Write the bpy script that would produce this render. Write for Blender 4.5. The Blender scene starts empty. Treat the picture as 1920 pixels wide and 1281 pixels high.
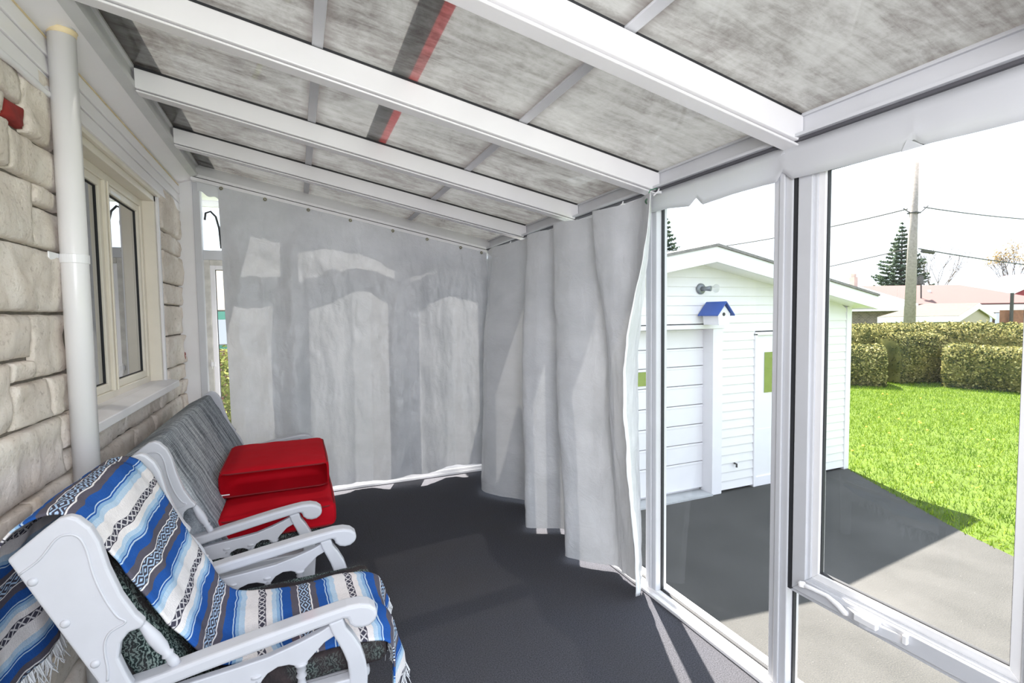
import bpy, math, random
import numpy as np
from mathutils import Vector, Matrix, noise as mnoise

random.seed(7); RNG = np.random.default_rng(7)
S = bpy.context.scene
COL = S.collection
PI = math.pi

# ------------------------------------------------------------------ camera
def cam_axes(yaw, pitch, roll):
    f = np.array([math.sin(yaw)*math.cos(pitch), math.cos(yaw)*math.cos(pitch), math.sin(pitch)])
    r = np.array([math.cos(yaw), -math.sin(yaw), 0.0]); u = np.cross(r, f)
    return math.cos(roll)*r+math.sin(roll)*u, -math.sin(roll)*r+math.cos(roll)*u, f
EYE = np.array([0.0, 0.0, 1.5])
R_, U_, W_ = cam_axes(0.40043696, -0.05361145, -0.01309956)
cd = bpy.data.cameras.new('camera'); cam = bpy.data.objects.new('camera', cd); COL.objects.link(cam)
cd.sensor_width = 36; cd.sensor_fit = 'HORIZONTAL'; cd.lens = 950.5/1920*36
cd.clip_start = 0.02; cd.clip_end = 400
M4 = Matrix.Identity(4)
for i in range(3):
    M4[i][0], M4[i][1], M4[i][2], M4[i][3] = R_[i], U_[i], -W_[i], EYE[i]
cam.matrix_world = M4
S.camera = cam

# ------------------------------------------------------------------ light
S.view_settings.view_transform = 'Standard'; S.view_settings.look = 'None'
S.view_settings.gamma = 1; S.view_settings.use_curve_mapping = False
S.view_settings.exposure = 0.42
wd = bpy.data.worlds.new('world'); S.world = wd; wd.use_nodes = True
wn = wd.node_tree; bg = wn.nodes['Background']
bg.inputs['Color'].default_value = (0.79, 0.89, 1.0, 1); bg.inputs['Strength'].default_value = 2.0
sl = bpy.data.lights.new('sun', 'SUN'); sun = bpy.data.objects.new('sun', sl); COL.objects.link(sun)
sl.energy = 23.0; sl.angle = math.radians(0.6); sl.color = (1.0, 0.94, 0.84)
sun.location = (6, 14, 24)
SUN_DIR = Vector((0.25, 0.59, 1.0)).normalized()
sun.rotation_euler = SUN_DIR.to_track_quat('Z', 'Y').to_euler()

# added soft fill that brightens the interior, just behind and above the camera
al = bpy.data.lights.new('fill_light', 'AREA'); fill_lamp = bpy.data.objects.new('fill_light', al); COL.objects.link(fill_lamp)
al.energy = 32.0; al.shape = 'RECTANGLE'; al.size = 0.8; al.size_y = 0.8; al.color = (0.97, 0.97, 1.0)
fill_lamp.location = (0.05, -0.42, 1.80)
fill_lamp.rotation_euler = Vector((-0.42, -0.88, -0.16)).to_track_quat('Z', 'Y').to_euler()

# ------------------------------------------------------------------ helpers
def lin(h):
    if isinstance(h, str):
        h = [int(h[i:i+2], 16)/255 for i in (0, 2, 4)]
    return tuple(c/12.92 if c <= 0.04045 else ((c+0.055)/1.055)**2.4 for c in h)

class NT:
    def __init__(s, name):
        s.m = bpy.data.materials.new(name); s.m.use_nodes = True
        s.t = s.m.node_tree; s.t.nodes.clear()
        s.out = s.n('ShaderNodeOutputMaterial')
    def n(s, typ, **kw):
        nd = s.t.nodes.new(typ)
        for k, v in kw.items():
            if hasattr(nd, k) and k not in nd.inputs: setattr(nd, k, v)
            else: nd.inputs[k].default_value = v
        return nd
    def l(s, a, b): s.t.links.new(a, b)
    def coord(s, kind='Object', scale=(1, 1, 1), rot=(0, 0, 0)):
        tc = s.n('ShaderNodeTexCoord'); mp = s.n('ShaderNodeMapping')
        mp.inputs['Scale'].default_value = scale; mp.inputs['Rotation'].default_value = rot
        s.l(tc.outputs[kind], mp.inputs['Vector']); return mp.outputs['Vector']
    def noise(s, vec, scale, detail=4, rough=0.55, dist=0):
        nd = s.n('ShaderNodeTexNoise'); nd.inputs['Scale'].default_value = scale
        nd.inputs['Detail'].default_value = detail; nd.inputs['Roughness'].default_value = rough
        nd.inputs['Distortion'].default_value = dist
        s.l(vec, nd.inputs['Vector']); return nd.outputs['Fac']
    def ramp(s, fac, stops, interp='LINEAR'):
        nd = s.n('ShaderNodeValToRGB'); cr = nd.color_ramp; cr.interpolation = interp
        while len(cr.elements) < len(stops): cr.elements.new(0.5)
        for e, (p, c) in zip(cr.elements, stops):
            e.position = p; e.color = tuple(c)+(1,) if len(c) == 3 else c
        s.l(fac, nd.inputs['Fac']); return nd.outputs['Color']
    def mix(s, fac, a, b, blend='MIX'):
        nd = s.n('ShaderNodeMix'); nd.data_type = 'RGBA'; nd.blend_type = blend
        for v, k in ((fac, 0), (a, 6), (b, 7)):
            if isinstance(v, (int, float)): nd.inputs[k].default_value = v
            elif isinstance(v, tuple): nd.inputs[k].default_value = v+(1,) if len(v) == 3 else v
            else: s.l(v, nd.inputs[k])
        return nd.outputs[2]
    def math(s, op, a, b=0.0, c=None):
        nd = s.n('ShaderNodeMath'); nd.operation = op
        for i, v in enumerate((a, b, c)):
            if v is None: continue
            if isinstance(v, (int, float)): nd.inputs[i].default_value = v
            else: s.l(v, nd.inputs[i])
        return nd.outputs[0]
    def bump(s, h, strength=0.3, dist=0.01):
        nd = s.n('ShaderNodeBump'); nd.inputs['Strength'].default_value = strength
        nd.inputs['Distance'].default_value = dist; s.l(h, nd.inputs['Height']); return nd.outputs['Normal']
    def bsdf(s, color=None, rough=0.5, metal=0.0, normal=None, spec=0.5, trans=None):
        b = s.n('ShaderNodeBsdfPrincipled')
        b.inputs['Roughness'].default_value = rough; b.inputs['Metallic'].default_value = metal
        b.inputs['Specular IOR Level'].default_value = spec
        if isinstance(color, tuple): b.inputs['Base Color'].default_value = color+(1,)
        elif color is not None: s.l(color, b.inputs['Base Color'])
        if normal is not None: s.l(normal, b.inputs['Normal'])
        return b.outputs[0]
    def mixs(s, fac, a, b):
        nd = s.n('ShaderNodeMixShader')
        if isinstance(fac, (int, float)): nd.inputs[0].default_value = fac
        else: s.l(fac, nd.inputs[0])
        s.l(a, nd.inputs[1]); s.l(b, nd.inputs[2]); return nd.outputs[0]
    def schlick(s, f0=0.04, k=1.0):
        g = s.n('ShaderNodeNewGeometry'); d = s.n('ShaderNodeVectorMath'); d.operation = 'DOT_PRODUCT'
        s.l(g.outputs['Incoming'], d.inputs[0]); s.l(g.outputs['True Normal'], d.inputs[1])
        c = s.math('SUBTRACT', 1.0, s.math('ABSOLUTE', d.outputs['Value']))
        return s.math('MULTIPLY', s.math('ADD', f0, s.math('MULTIPLY', s.math('POWER', c, 5.0), 1-f0)), k)
    def done(s, sh): s.l(sh, s.out.inputs['Surface']); return s.m

def simple(name, c, rough=0.5, metal=0.0, var=0.08, vscale=6, bump=0.0, bscale=60, spec=0.5):
    t = NT(name); c = lin(c); v = t.coord()
    n = t.noise(v, vscale, 5)
    k = t.ramp(n, [(0.3, tuple(x*(1-var) for x in c)), (0.7, tuple(min(1, x*(1+var)) for x in c))])
    nrm = t.bump(t.noise(v, bscale, 3), bump, 0.004) if bump else None
    return t.done(t.bsdf(k, rough, metal, nrm, spec))

def glass(name, dirt=0.03, tint=(0.965, 0.965, 0.968), f0=0.04):
    t = NT(name)
    tr = t.n('ShaderNodeBsdfTransparent'); tr.inputs['Color'].default_value = tint+(1,)
    gl = t.n('ShaderNodeBsdfGlossy'); gl.inputs['Roughness'].default_value = 0.0
    fr = t.schlick(0.04, 0.75); v = t.coord()
    sm = t.noise(v, 3.0, 6, 0.6, 0.5)
    df = t.n('ShaderNodeBsdfTranslucent'); df.inputs['Color'].default_value = (0.8, 0.82, 0.85, 1)
    d = t.math('MULTIPLY', sm, dirt*2)
    return t.done(t.mixs(fr, t.mixs(d, tr.outputs[0], df.outputs[0]), gl.outputs[0]))

class MB:
    def __init__(s): s.v = []; s.f = []
    def add(s, verts, faces):
        o = len(s.v); s.v += [tuple(map(float, p)) for p in verts]; s.f += [tuple(i+o for i in f) for f in faces]; return s
    def box(s, x0, x1, y0, y1, z0, z1):
        return s.add([(x0,y0,z0),(x1,y0,z0),(x1,y1,z0),(x0,y1,z0),(x0,y0,z1),(x1,y0,z1),(x1,y1,z1),(x0,y1,z1)],
              [(0,3,2,1),(4,5,6,7),(0,1,5,4),(1,2,6,5),(2,3,7,6),(3,0,4,7)])
    def hexa(s, bot, top):
        return s.add(list(bot)+list(top), [(0,3,2,1),(4,5,6,7),(0,1,5,4),(1,2,6,5),(2,3,7,6),(3,0,4,7)])
    def prism(s, poly, axis, a, b):
        # poly in the two other axes, in xyz order
        def P(p, t):
            if axis == 'x': return (t, p[0], p[1])
            if axis == 'y': return (p[0], t, p[1])
            return (p[0], p[1], t)
        n = len(poly)
        return s.add([P(p, a) for p in poly]+[P(p, b) for p in poly],
              [tuple(range(n))[::-1], tuple(range(n, 2*n))]+[(i, (i+1) % n, (i+1) % n+n, i+n) for i in range(n)])
    def tube(s, pts, rad, n=8, cap=True):
        pts = [Vector(p) for p in pts]; o = len(s.v)
        if not isinstance(rad, (list, tuple)): rad = [rad]*len(pts)
        prev = None
        for i, p in enumerate(pts):
            d = (pts[min(i+1, len(pts)-1)]-pts[max(i-1, 0)]).normalized()
            if prev is None:
                a = d.orthogonal().normalized()
            else:
                a = (prev-d*prev.dot(d)).normalized()
            prev = a; b = d.cross(a)
            for k in range(n):
                th = 2*PI*k/n; s.v.append(tuple(p+(a*math.cos(th)+b*math.sin(th))*rad[i]))
        for i in range(len(pts)-1):
            for k in range(n):
                q = o+i*n; s.f.append((q+k, q+(k+1) % n, q+n+(k+1) % n, q+n+k))
        if cap:
            s.f.append(tuple(o+k for k in range(n))[::-1]); q = o+(len(pts)-1)*n; s.f.append(tuple(q+k for k in range(n)))
        return s
    def lathe(s, p0, p1, prof, n=14):
        p0 = Vector(p0); p1 = Vector(p1)
        # offsetting equal stations keeps the sweep direction constant
        o = len(s.v); d = (p1-p0).normalized(); a = d.orthogonal().normalized(); b = d.cross(a)
        for t, r in prof:
            c = p0+(p1-p0)*t
            for k in range(n):
                th = 2*PI*k/n; s.v.append(tuple(c+(a*math.cos(th)+b*math.sin(th))*r))
        for i in range(len(prof)-1):
            for k in range(n):
                q = o+i*n; s.f.append((q+k, q+(k+1) % n, q+n+(k+1) % n, q+n+k))
        s.f.append(tuple(o+k for k in range(n))[::-1]); q = o+(len(prof)-1)*n; s.f.append(tuple(q+k for k in range(n)))
        return s
    def grid(s, fn, nu, nv):
        o = len(s.v)
        for i in range(nu):
            for j in range(nv): s.v.append(tuple(map(float, fn(i/(nu-1), j/(nv-1)))))
        for i in range(nu-1):
            for j in range(nv-1):
                q = o+i*nv+j; s.f.append((q, q+nv, q+nv+1, q+1))
        return s

def wloc(o):
    l = Vector((0, 0, 0))
    while o is not None: l = l+o.location; o = o.parent
    return l

def tag(o, label=None, cat=None, group=None, kind=None):
    if label: o['label'] = label
    if cat: o['category'] = cat
    if group: o['group'] = group
    if kind: o['kind'] = kind
    return o

def obj(name, mb, mat, parent=None, smooth=False, bevel=0.0, bseg=2, uv=None, solid=0.0, subsurf=0):
    me = bpy.data.meshes.new(name)
    v = np.array(mb.v, float)
    if parent is None:
        c = Vector(((v[:, 0].min()+v[:, 0].max())/2, (v[:, 1].min()+v[:, 1].max())/2, v[:, 2].min()))
    else: c = wloc(parent)
    v = v-np.array(c)
    me.from_pydata([tuple(p) for p in v], [], mb.f); me.update()
    me.materials.append(mat)
    if smooth: me.polygons.foreach_set('use_smooth', [True]*len(me.polygons))
    if uv is not None:
        ul = me.uv_layers.new(name='UVMap')
        li = np.zeros(len(me.loops), int); me.loops.foreach_get('vertex_index', li)
        ul.data.foreach_set('uv', np.array(uv, float)[li].ravel())
    o = bpy.data.objects.new(name, me); COL.objects.link(o)
    if parent is None: o.location = c
    else: o.parent = parent
    if bevel:
        b = o.modifiers.new('bevel', 'BEVEL'); b.width = bevel; b.segments = bseg; b.limit_method = 'ANGLE'; b.angle_limit = 0.6
        b.harden_normals = False
    if subsurf:
        m = o.modifiers.new('sub', 'SUBSURF'); m.levels = subsurf; m.render_levels = subsurf
    if solid:
        m = o.modifiers.new('solid', 'SOLIDIFY'); m.thickness = solid; m.offset = 0
    return o

def thing(name, label, cat, loc, group=None):
    o = bpy.data.objects.new(name, None); COL.objects.link(o); o.location = loc; o.empty_display_size = 0.1
    return tag(o, label, cat, group)
def struct(name, loc=(0, 0, 0)):
    o = bpy.data.objects.new(name, None); COL.objects.link(o); o.location = loc; o['kind'] = 'structure'; return o

def fbm(x, y, z=0.0, oct=4):
    return mnoise.fractal(Vector((x, y, z)), 1.0, 2.0, oct)
def catmull(keys, n):
    k = np.array(keys, float); k = np.vstack([2*k[0]-k[1], k, 2*k[-1]-k[-2]])
    seg = len(k)-3; out = []
    for t in np.linspace(0, seg-1e-6, n):
        i = int(t); u = t-i; a, b, c, d = k[i:i+4]
        out.append(0.5*((2*b)+(c-a)*u+(2*a-5*b+4*c-d)*u*u+(3*b-a-3*c+d)*u**3))
    return np.array(out)

# ------------------------------------------------------------------ materials
M = {}
M['white'] = simple('white_vinyl', 'f0eff1', 0.32, var=0.03, vscale=3)
M['white2'] = simple('white_frame', 'eceaee', 0.4, var=0.04, vscale=5)
M['frame'] = simple('grey_white_frame', 'cbccd1', 0.35, var=0.03)
M['soffit'] = simple('soffit_white', 'f5f2f5', 0.3, var=0.03, vscale=2)
M['ledger'] = simple('ledger_grey', 'd6d6d7', 0.45, var=0.05)
M['cream'] = simple('cream_vinyl', 'ece4d6', 0.35, var=0.04)
M['caulk'] = simple('old_caulk', 'e6d2ab', 0.7, var=0.12, vscale=14)
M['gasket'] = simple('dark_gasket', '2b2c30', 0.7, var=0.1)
M['track'] = simple('track_grey', '55545a', 0.5, var=0.1)
M['pipe'] = simple('pvc_white', 'e9e7e8', 0.3, var=0.03, vscale=2)
M['paint'] = simple('white_painted_wood', 'c8c9d1', 0.35, var=0.03, vscale=9, bump=0.05, bscale=30)
M['chrome'] = simple('brass_grommet', '8a866f', 0.3, 0.8, var=0.2)
M['green_grommet'] = simple('green_grommet', '3e5a48', 0.35, 0.5)
M['twist'] = simple('green_tie', '1f7f58', 0.5)
M['black'] = simple('black_metal', '1c1c20', 0.5)
M['red_paint'] = simple('red_paint', 'a01828', 0.5, var=0.2)
M['steel'] = simple('dark_steel', '3c3a3a', 0.6, var=0.2)
M['glass'] = glass('window_glass', 0.005)
M['clear'] = glass('far_glass', 0.008)

def mat_carpet():
    t = NT('carpet'); v = t.coord()
    a = t.noise(v, 190, 3, 0.8); b = t.noise(v, 2.2, 6, 0.65)
    c1 = t.ramp(a, [(0.3, lin('232328')), (0.75, lin('6a6b74'))])
    c = t.mix(t.ramp(b, [(0.35, (0, 0, 0)), (0.75, (1, 1, 1))]), c1, lin('4e4c4c'), 'MIX')
    c = t.mix(0.45, c1, c)
    return t.done(t.bsdf(c, 0.95, 0, t.bump(a, 0.7, 0.006), 0.15))
M['carpet'] = mat_carpet()

def mat_stone():
    t = NT('rough_stone'); v = t.coord()
    a = t.noise(v, 5, 8, 0.65, 0.4); b = t.noise(v, 45, 5, 0.7)
    c = t.ramp(a, [(0.25, lin('d6c8bb')), (0.5, lin('eadfd5')), (0.75, lin('f6efe8'))])
    c = t.mix(t.ramp(b, [(0.3, (0.55, 0.55, 0.55)), (0.45, (0, 0, 0))]), c, lin('a99a8d'))
    return t.done(t.bsdf(c, 0.9, 0, t.bump(t.math('ADD', t.noise(v, 22, 8, 0.7), t.math('MULTIPLY', b, 0.4)), 0.8, 0.014), 0.2))
M['stone'] = mat_stone()
M['redstone'] = simple('red_stone', '8e2a26', 0.85, var=0.25, vscale=20, bump=0.4, bscale=40)
M['mortar'] = simple('mortar', '6d665e', 0.95, var=0.2, vscale=30, bump=0.5, bscale=90)

def mat_redplastic():
    t = NT('red_plastic'); tr = t.n('ShaderNodeBsdfTransparent'); tr.inputs['Color'].default_value = (1.0, 0.03, 0.07, 1)
    return t.done(t.mixs(0.12, tr.outputs[0], t.bsdf(lin('a01828'), 0.4)))
M['red_plastic'] = mat_redplastic()
def mat_roofglass():
    t = NT('dirty_roof_glass'); v = t.coord('Object')
    vs = t.coord('Object', (1.2, 7, 1)); uv = t.n('ShaderNodeTexCoord').outputs['UV']
    a = t.noise(v, 2.6, 9, 0.66, 0.8); b = t.noise(vs, 3.2, 8, 0.7, 0.6); c3 = t.noise(v, 22, 7, 0.75, 0.3)
    g = t.math('ADD', t.math('MULTIPLY', a, 0.45), t.math('ADD', t.math('MULTIPLY', b, 0.35), t.math('MULTIPLY', c3, 0.2)))
    col = t.ramp(g, [(0.34, lin('665c57')), (0.43, lin('a8a39f')), (0.53, lin('d9d9d6')), (0.64, lin('f4f5f3'))])
    sp = t.n('ShaderNodeSeparateXYZ'); t.l(uv, sp.inputs[0])
    ex = t.math('MINIMUM', sp.outputs[0], t.math('SUBTRACT', 1.0, sp.outputs[0]))
    e = t.math('SUBTRACT', 1.0, t.math('MULTIPLY', ex, 14.0)); e.node.use_clamp = True
    e = t.math('MULTIPLY', e, t.math('MULTIPLY', c3, 1.5))
    col = t.mix(e, col, lin('6a5148'))
    tl = t.n('ShaderNodeBsdfTranslucent'); t.l(col, tl.inputs['Color'])
    df = t.n('ShaderNodeBsdfDiffuse'); t.l(col, df.inputs['Color'])
    tr = t.n('ShaderNodeBsdfTransparent'); t.l(t.mix(0.5, col, (0.62, 0.64, 0.64)), tr.inputs['Color'])
    gl = t.n('ShaderNodeBsdfGlossy'); gl.inputs['Roughness'].default_value = 0.03
    fr = t.schlick(0.05)
    tl2 = t.n('ShaderNodeBsdfTranslucent'); t.l(t.mix(1.0, col, (0.066, 0.066, 0.066), 'MULTIPLY'), tl2.inputs['Color'])
    body = t.mixs(0.36, tl2.outputs[0], df.outputs[0])
    body = t.mixs(0.03, body, tr.outputs[0])
    return t.done(t.mixs(fr, body, gl.outputs[0]))
M['roofglass'] = mat_roofglass()

def mat_curtain():
    t = NT('silver_tarpaulin'); uv = t.coord('UV')
    w = t.n('ShaderNodeTexVoronoi'); w.feature = 'DISTANCE_TO_EDGE'; w.inputs['Scale'].default_value = 7
    nv = t.n('ShaderNodeTexNoise'); nv.inputs['Scale'].default_value = 3; nv.inputs['Detail'].default_value = 6
    t.l(uv, nv.inputs['Vector'])
    t.l(t.mix(0.35, uv, nv.outputs['Color']), w.inputs['Vector'])
    f1 = t.noise(uv, 9, 8, 0.7, 1.2); f2 = t.noise(t.coord('UV', (60, 6, 1)), 6, 4, 0.6)
    h = t.math('ADD', t.math('MULTIPLY', f1, 1.0), t.math('MULTIPLY', f2, 0.12))
    nrm = t.bump(h, 0.5, 0.014)
    col = t.ramp(t.noise(uv, 4, 6, 0.6), [(0.3, lin('cdcfd4')), (0.7, lin('dedfe4'))])
    b = t.bsdf(col, 0.27, 0.0, nrm, 0.7)
    tl = t.n('ShaderNodeBsdfTranslucent'); tl.inputs['Color'].default_value = (0.25, 0.255, 0.265, 1)
    t.l(nrm, tl.inputs['Normal'])
    return t.done(t.mixs(0.12, b, tl.outputs[0]))
M['curtain'] = mat_curtain()
M['hem'] = simple('white_hem', 'eceef0', 0.4, var=0.03)
def mat_valance():
    t = NT('white_vinyl_sheet'); v = t.coord()
    b = t.bsdf(lin('f3f4f7'), 0.4, 0, t.bump(t.noise(v, 12, 6), 0.25, 0.01))
    tl = t.n('ShaderNodeBsdfTranslucent'); tl.inputs['Color'].default_value = (0.7, 0.7, 0.74, 1)
    return t.done(t.mixs(0.45, b, tl.outputs[0]))
M['valance'] = mat_valance()

def mat_blanket():
    t = NT('striped_blanket'); tc = t.n('ShaderNodeTexCoord'); sp = t.n('ShaderNodeSeparateXYZ')
    t.l(tc.outputs['UV'], sp.inputs[0]); U, V = sp.outputs[0], sp.outputs[1]   # metres
    # little weaving steps
    st = t.math('MULTIPLY', t.math('SINE', t.math('MULTIPLY', V, 55.0)), 0.003)
    nz = t.n('ShaderNodeTexNoise'); nz.noise_dimensions = '1D'; nz.inputs['Scale'].default_value = 9
    t.l(V, nz.inputs['W'])
    U2 = t.math('ADD', U, t.math('ADD', st, t.math('MULTIPLY', t.math('SUBTRACT', nz.outputs['Fac'], 0.5), 0.02)))
    P = 0.30
    u = t.math('FRACT', t.math('DIVIDE', U2, P))
    wh, pa, lb, bl, gy, dk, lw = lin('efeaec'), lin('bcd3ea'), lin('93b8de'), lin('2a5aa8'), lin('605c68'), lin('4a4856'), lin('f3f0f2')
    stops = [(0.0, wh), (0.055, dk), (0.135, wh), (0.20, pa), (0.25, lb), (0.285, bl), (0.295, pa), (0.31, bl), (0.41, gy),
             (0.485, lw), (0.50, dk), (0.62, lw), (0.635, gy), (0.70, bl), (0.80, pa), (0.812, bl), (0.825, lb), (0.86, pa), (0.92, wh)]
    base = t.ramp(u, stops, 'CONSTANT')
    # woven figures inside the dark bands
    def tri(x, f):
        return t.math('MULTIPLY', t.math('ABSOLUTE', t.math('SUBTRACT', t.math('FRACT', t.math('MULTIPLY', x, f)), 0.5)), 2.0)
    a = tri(V, 30.0)
    b1 = t.math('DIVIDE', t.math('ABSOLUTE', t.math('SUBTRACT', u, 0.095)), 0.04)
    m1 = t.math('MULTIPLY', t.math('LESS_THAN', t.math('ABSOLUTE', t.math('SUBTRACT', a, b1)), 0.24), t.math('LESS_THAN', b1, 0.85))
    b2 = t.math('DIVIDE', t.math('ABSOLUTE', t.math('SUBTRACT', u, 0.56)), 0.06)
    a2 = tri(V, 22.0)
    dd = t.math('FRACT', t.math('ADD', t.math('MULTIPLY', b2, 1.6), a2))
    m2 = t.math('MULTIPLY', t.math('LESS_THAN', dd, 0.42), t.math('LESS_THAN', b2, 0.9))
    mm = t.math('MAXIMUM', m1, m2)
    figc = t.mix(t.math('LESS_THAN', b2, 1.0), lin('d9d6da'), lin('b4cdea'))
    col = t.mix(mm, base, figc)
    fz = t.noise(t.coord('UV', (300, 300, 1)), 1.0, 3, 0.7)
    f2 = t.noise(t.coord('UV', (60, 400, 1)), 1.0, 2, 0.7)
    col = t.mix(0.5, col, t.mix(1.0, col, t.ramp(t.math('MULTIPLY', t.math('ADD', fz, f2), 0.5), [(0.3, (0.55, 0.55, 0.58)), (0.65, (1.25, 1.25, 1.22))]), 'MULTIPLY'))
    return t.done(t.bsdf(col, 0.95, 0, t.bump(t.math('ADD', fz, f2), 0.5, 0.004), 0.1))
M['blanket'] = mat_blanket()
M['fringe'] = simple('fringe_yarn', 'dfe0e4', 0.95, var=0.1)

def mat_tweed():
    t = NT('grey_tweed'); v = t.coord('Object')
    def ln(scale):
        return t.noise(t.coord('Object', scale), 1.0, 3, 0.7)
    # streaks run down the cushion (x/z), thin cross lines
    a = ln((3, 70, 3)); b = ln((220, 14, 220)); c = ln((10, 320, 10))
    g = t.math('ADD', t.math('MULTIPLY', a, 0.6), t.math('ADD', t.math('MULTIPLY', b, 0.2), t.math('MULTIPLY', c, 0.2)))
    col = t.ramp(g, [(0.38, lin('3c4046')), (0.47, lin('7c8289')), (0.55, lin('a3a8ae')), (0.63, lin('c9cdd2'))])
    return t.done(t.bsdf(col, 0.9, 0, t.bump(g, 0.3, 0.003), 0.2))
M['tweed'] = mat_tweed()
def mat_teal():
    t = NT('teal_leaf_fabric'); v = t.coord('Object')
    w = t.n('ShaderNodeTexWave'); w.inputs['Scale'].default_value = 24; w.inputs['Distortion'].default_value = 14; w.inputs['Detail Scale'].default_value = 2.5; w.inputs['Detail'].default_value = 3
    t.l(v, w.inputs['Vector'])
    b = t.noise(t.coord('Object', (30, 30, 30)), 1, 3)
    c = t.ramp(w.outputs['Fac'], [(0.15, lin('182123')), (0.45, lin('344342')), (0.75, lin('566866')), (0.95, lin('7f8c88'))])
    k = t.noise(t.coord('Object', (4, 22, 4)), 1, 2)
    c = t.mix(t.ramp(k, [(0.42, (0, 0, 0)), (0.56, (1, 1, 1))]), c, t.mix(b, lin('10161a'), lin('4a3f40')))
    return t.done(t.bsdf(c, 0.85, 0, t.bump(w.outputs['Fac'], 0.3, 0.003), 0.2))
M['teal'] = mat_teal()
def mat_red():
    t = NT('red_cushion_cloth'); v = t.coord()
    b = t.noise(v, 300, 2, 0.6); a = t.noise(v, 3, 4)
    c = t.mix(t.ramp(a, [(0.3, (0, 0, 0)), (0.8, (1, 1, 1))]), lin('ad0d1c'), lin('bd1727'))
    return t.done(t.bsdf(c, 0.8, 0, t.bump(b, 0.25, 0.003), 0.06))
M['red'] = mat_red()
M['piping'] = simple('dark_red_piping', '7c0d18', 0.8)

def mat_asphalt():
    t = NT('asphalt'); v = t.coord()
    a = t.noise(v, 120, 4, 0.7); b = t.noise(v, 1.1, 6, 0.6)
    c = t.ramp(a, [(0.3, lin('38393b')), (0.7, lin('53524f'))])
    c = t.mix(t.ramp(b, [(0.35, (0, 0, 0)), (0.7, (0.5, 0.5, 0.5))]), c, lin('605f5e'))
    sp = t.noise(v, 60, 2, 0.5)
    c = t.mix(t.ramp(sp, [(0.74, (0, 0, 0)), (0.78, (0.7, 0.7, 0.7))]), c, lin('8c8b8a'))
    return t.done(t.bsdf(c, 0.95, 0, t.bump(a, 0.5, 0.006), 0.08))
M['asphalt'] = mat_asphalt()
def mat_leaf(name, stops, rough=0.7, tr=0.35):
    t = NT(name); oi = t.n('ShaderNodeNewGeometry'); v = t.coord()
    n = t.noise(v, 1.3, 4, 0.6); r = oi.outputs['Random Per Island']
    g = t.math('ADD', t.math('MULTIPLY', n, 0.55), t.math('MULTIPLY', r, 0.45))
    col = t.ramp(g, stops)
    b = t.bsdf(col, rough, 0, None, 0.03)
    tl = t.n('ShaderNodeBsdfTranslucent'); t.l(col, tl.inputs['Color'])
    return t.done(t.mixs(tr, b, tl.outputs[0]))
M['grass'] = mat_leaf('grass_blades', [(0.25, lin('4c6a1c')), (0.5, lin('6c8826')), (0.75, lin('8a9c34'))], 0.8, 0.2)
M['hedge'] = mat_leaf('hedge_leaves', [(0.2, lin('2c3620')), (0.42, lin('4e5430')), (0.6, lin('8c8650')), (0.85, lin('cabf8c'))], 0.7, 0.10)
M['bush'] = mat_leaf('bush_leaves', [(0.2, lin('4c5626')), (0.5, lin('6c743a')), (0.8, lin('8f8e56'))], 0.7, 0.2)
M['spruce'] = mat_leaf('spruce_needles', [(0.2, lin('3c4a40')), (0.5, lin('5d6c5c')), (0.8, lin('84907a'))], 0.8, 0.2)
M['budding'] = mat_leaf('budding_twigs', [(0.2, lin('7d6b4c')), (0.6, lin('978460'))], 0.8, 0.3)
M['soil'] = simple('lawn_soil', '4c5c28', 0.95, var=0.25, vscale=8, bump=0.4, bscale=40, spec=0.03)
M['bark'] = simple('bark', '5d524a', 0.9, var=0.2, vscale=20, bump=0.4)
M['polewood'] = simple('weathered_pole_wood', '8d8580', 0.9, var=0.2, vscale=12, bump=0.4)
M['siding'] = simple('white_siding', 'e6e4e5', 0.5, var=0.02)
M['trimwhite'] = simple('white_trim', 'e7e5e8', 0.45, var=0.02)
M['shingle'] = simple('grey_shingle', '7d7a78', 0.9, var=0.2, vscale=20)
M['pinkroof'] = simple('pink_shingle', '5a3e3c', 0.9, var=0.15, vscale=12)
M['beigeroof'] = simple('beige_shingle', '655c53', 0.9, var=0.12, vscale=12)
M['beige'] = simple('beige_siding', 'ab9f8d', 0.7, var=0.05)
M['redsiding'] = simple('red_siding', '8a2a34', 0.7, var=0.1)
M['blue'] = simple('blue_roof_paint', '2a4f9e', 0.5, var=0.08)
M['greentrim'] = simple('green_trim', '5f9a8c', 0.5, var=0.05)
M['concrete'] = simple('concrete', 'aeb0b2', 0.9, var=0.1)
M['lampgrey'] = simple('lamp_grey', '7f848b', 0.4, 0.3)
M['bulb'] = glass('bulb_glass', 0.15)
M['yellow'] = simple('dandelion_yellow', 'ecc630', 0.7)
def mat_brick(name, c1, c2, mo, sc):
    t = NT(name); v = t.coord('Object', (1, 1, 1), (PI/2, 0, 0))
    b = t.n('ShaderNodeTexBrick'); b.inputs['Scale'].default_value = sc
    b.inputs['Color1'].default_value = lin(c1)+(1,); b.inputs['Color2'].default_value = lin(c2)+(1,); b.inputs['Mortar'].default_value = lin(mo)+(1,)
    t.l(v, b.inputs['Vector'])
    return t.done(t.bsdf(b.outputs['Color'], 0.9))
M['brick'] = mat_brick('red_brick', '96604f', '7d4a3e', 'b5aaa0', 4)
M['greybrick'] = mat_brick('grey_brick', '8d8079', '6f655f', 'a39b95', 2.5)
def _dg():
    t = NT('reflecting_pane'); b = t.bsdf((0.03, 0.03, 0.035), 0.02, 0, None, 0.5)
    gl = t.n('ShaderNodeBsdfGlossy'); gl.inputs['Roughness'].default_value = 0.0
    gl.inputs['Color'].default_value = (0.9, 0.9, 0.9, 1)
    return t.done(t.mixs(0.42, b, gl.outputs[0]))
M['darkglass'] = _dg()

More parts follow.
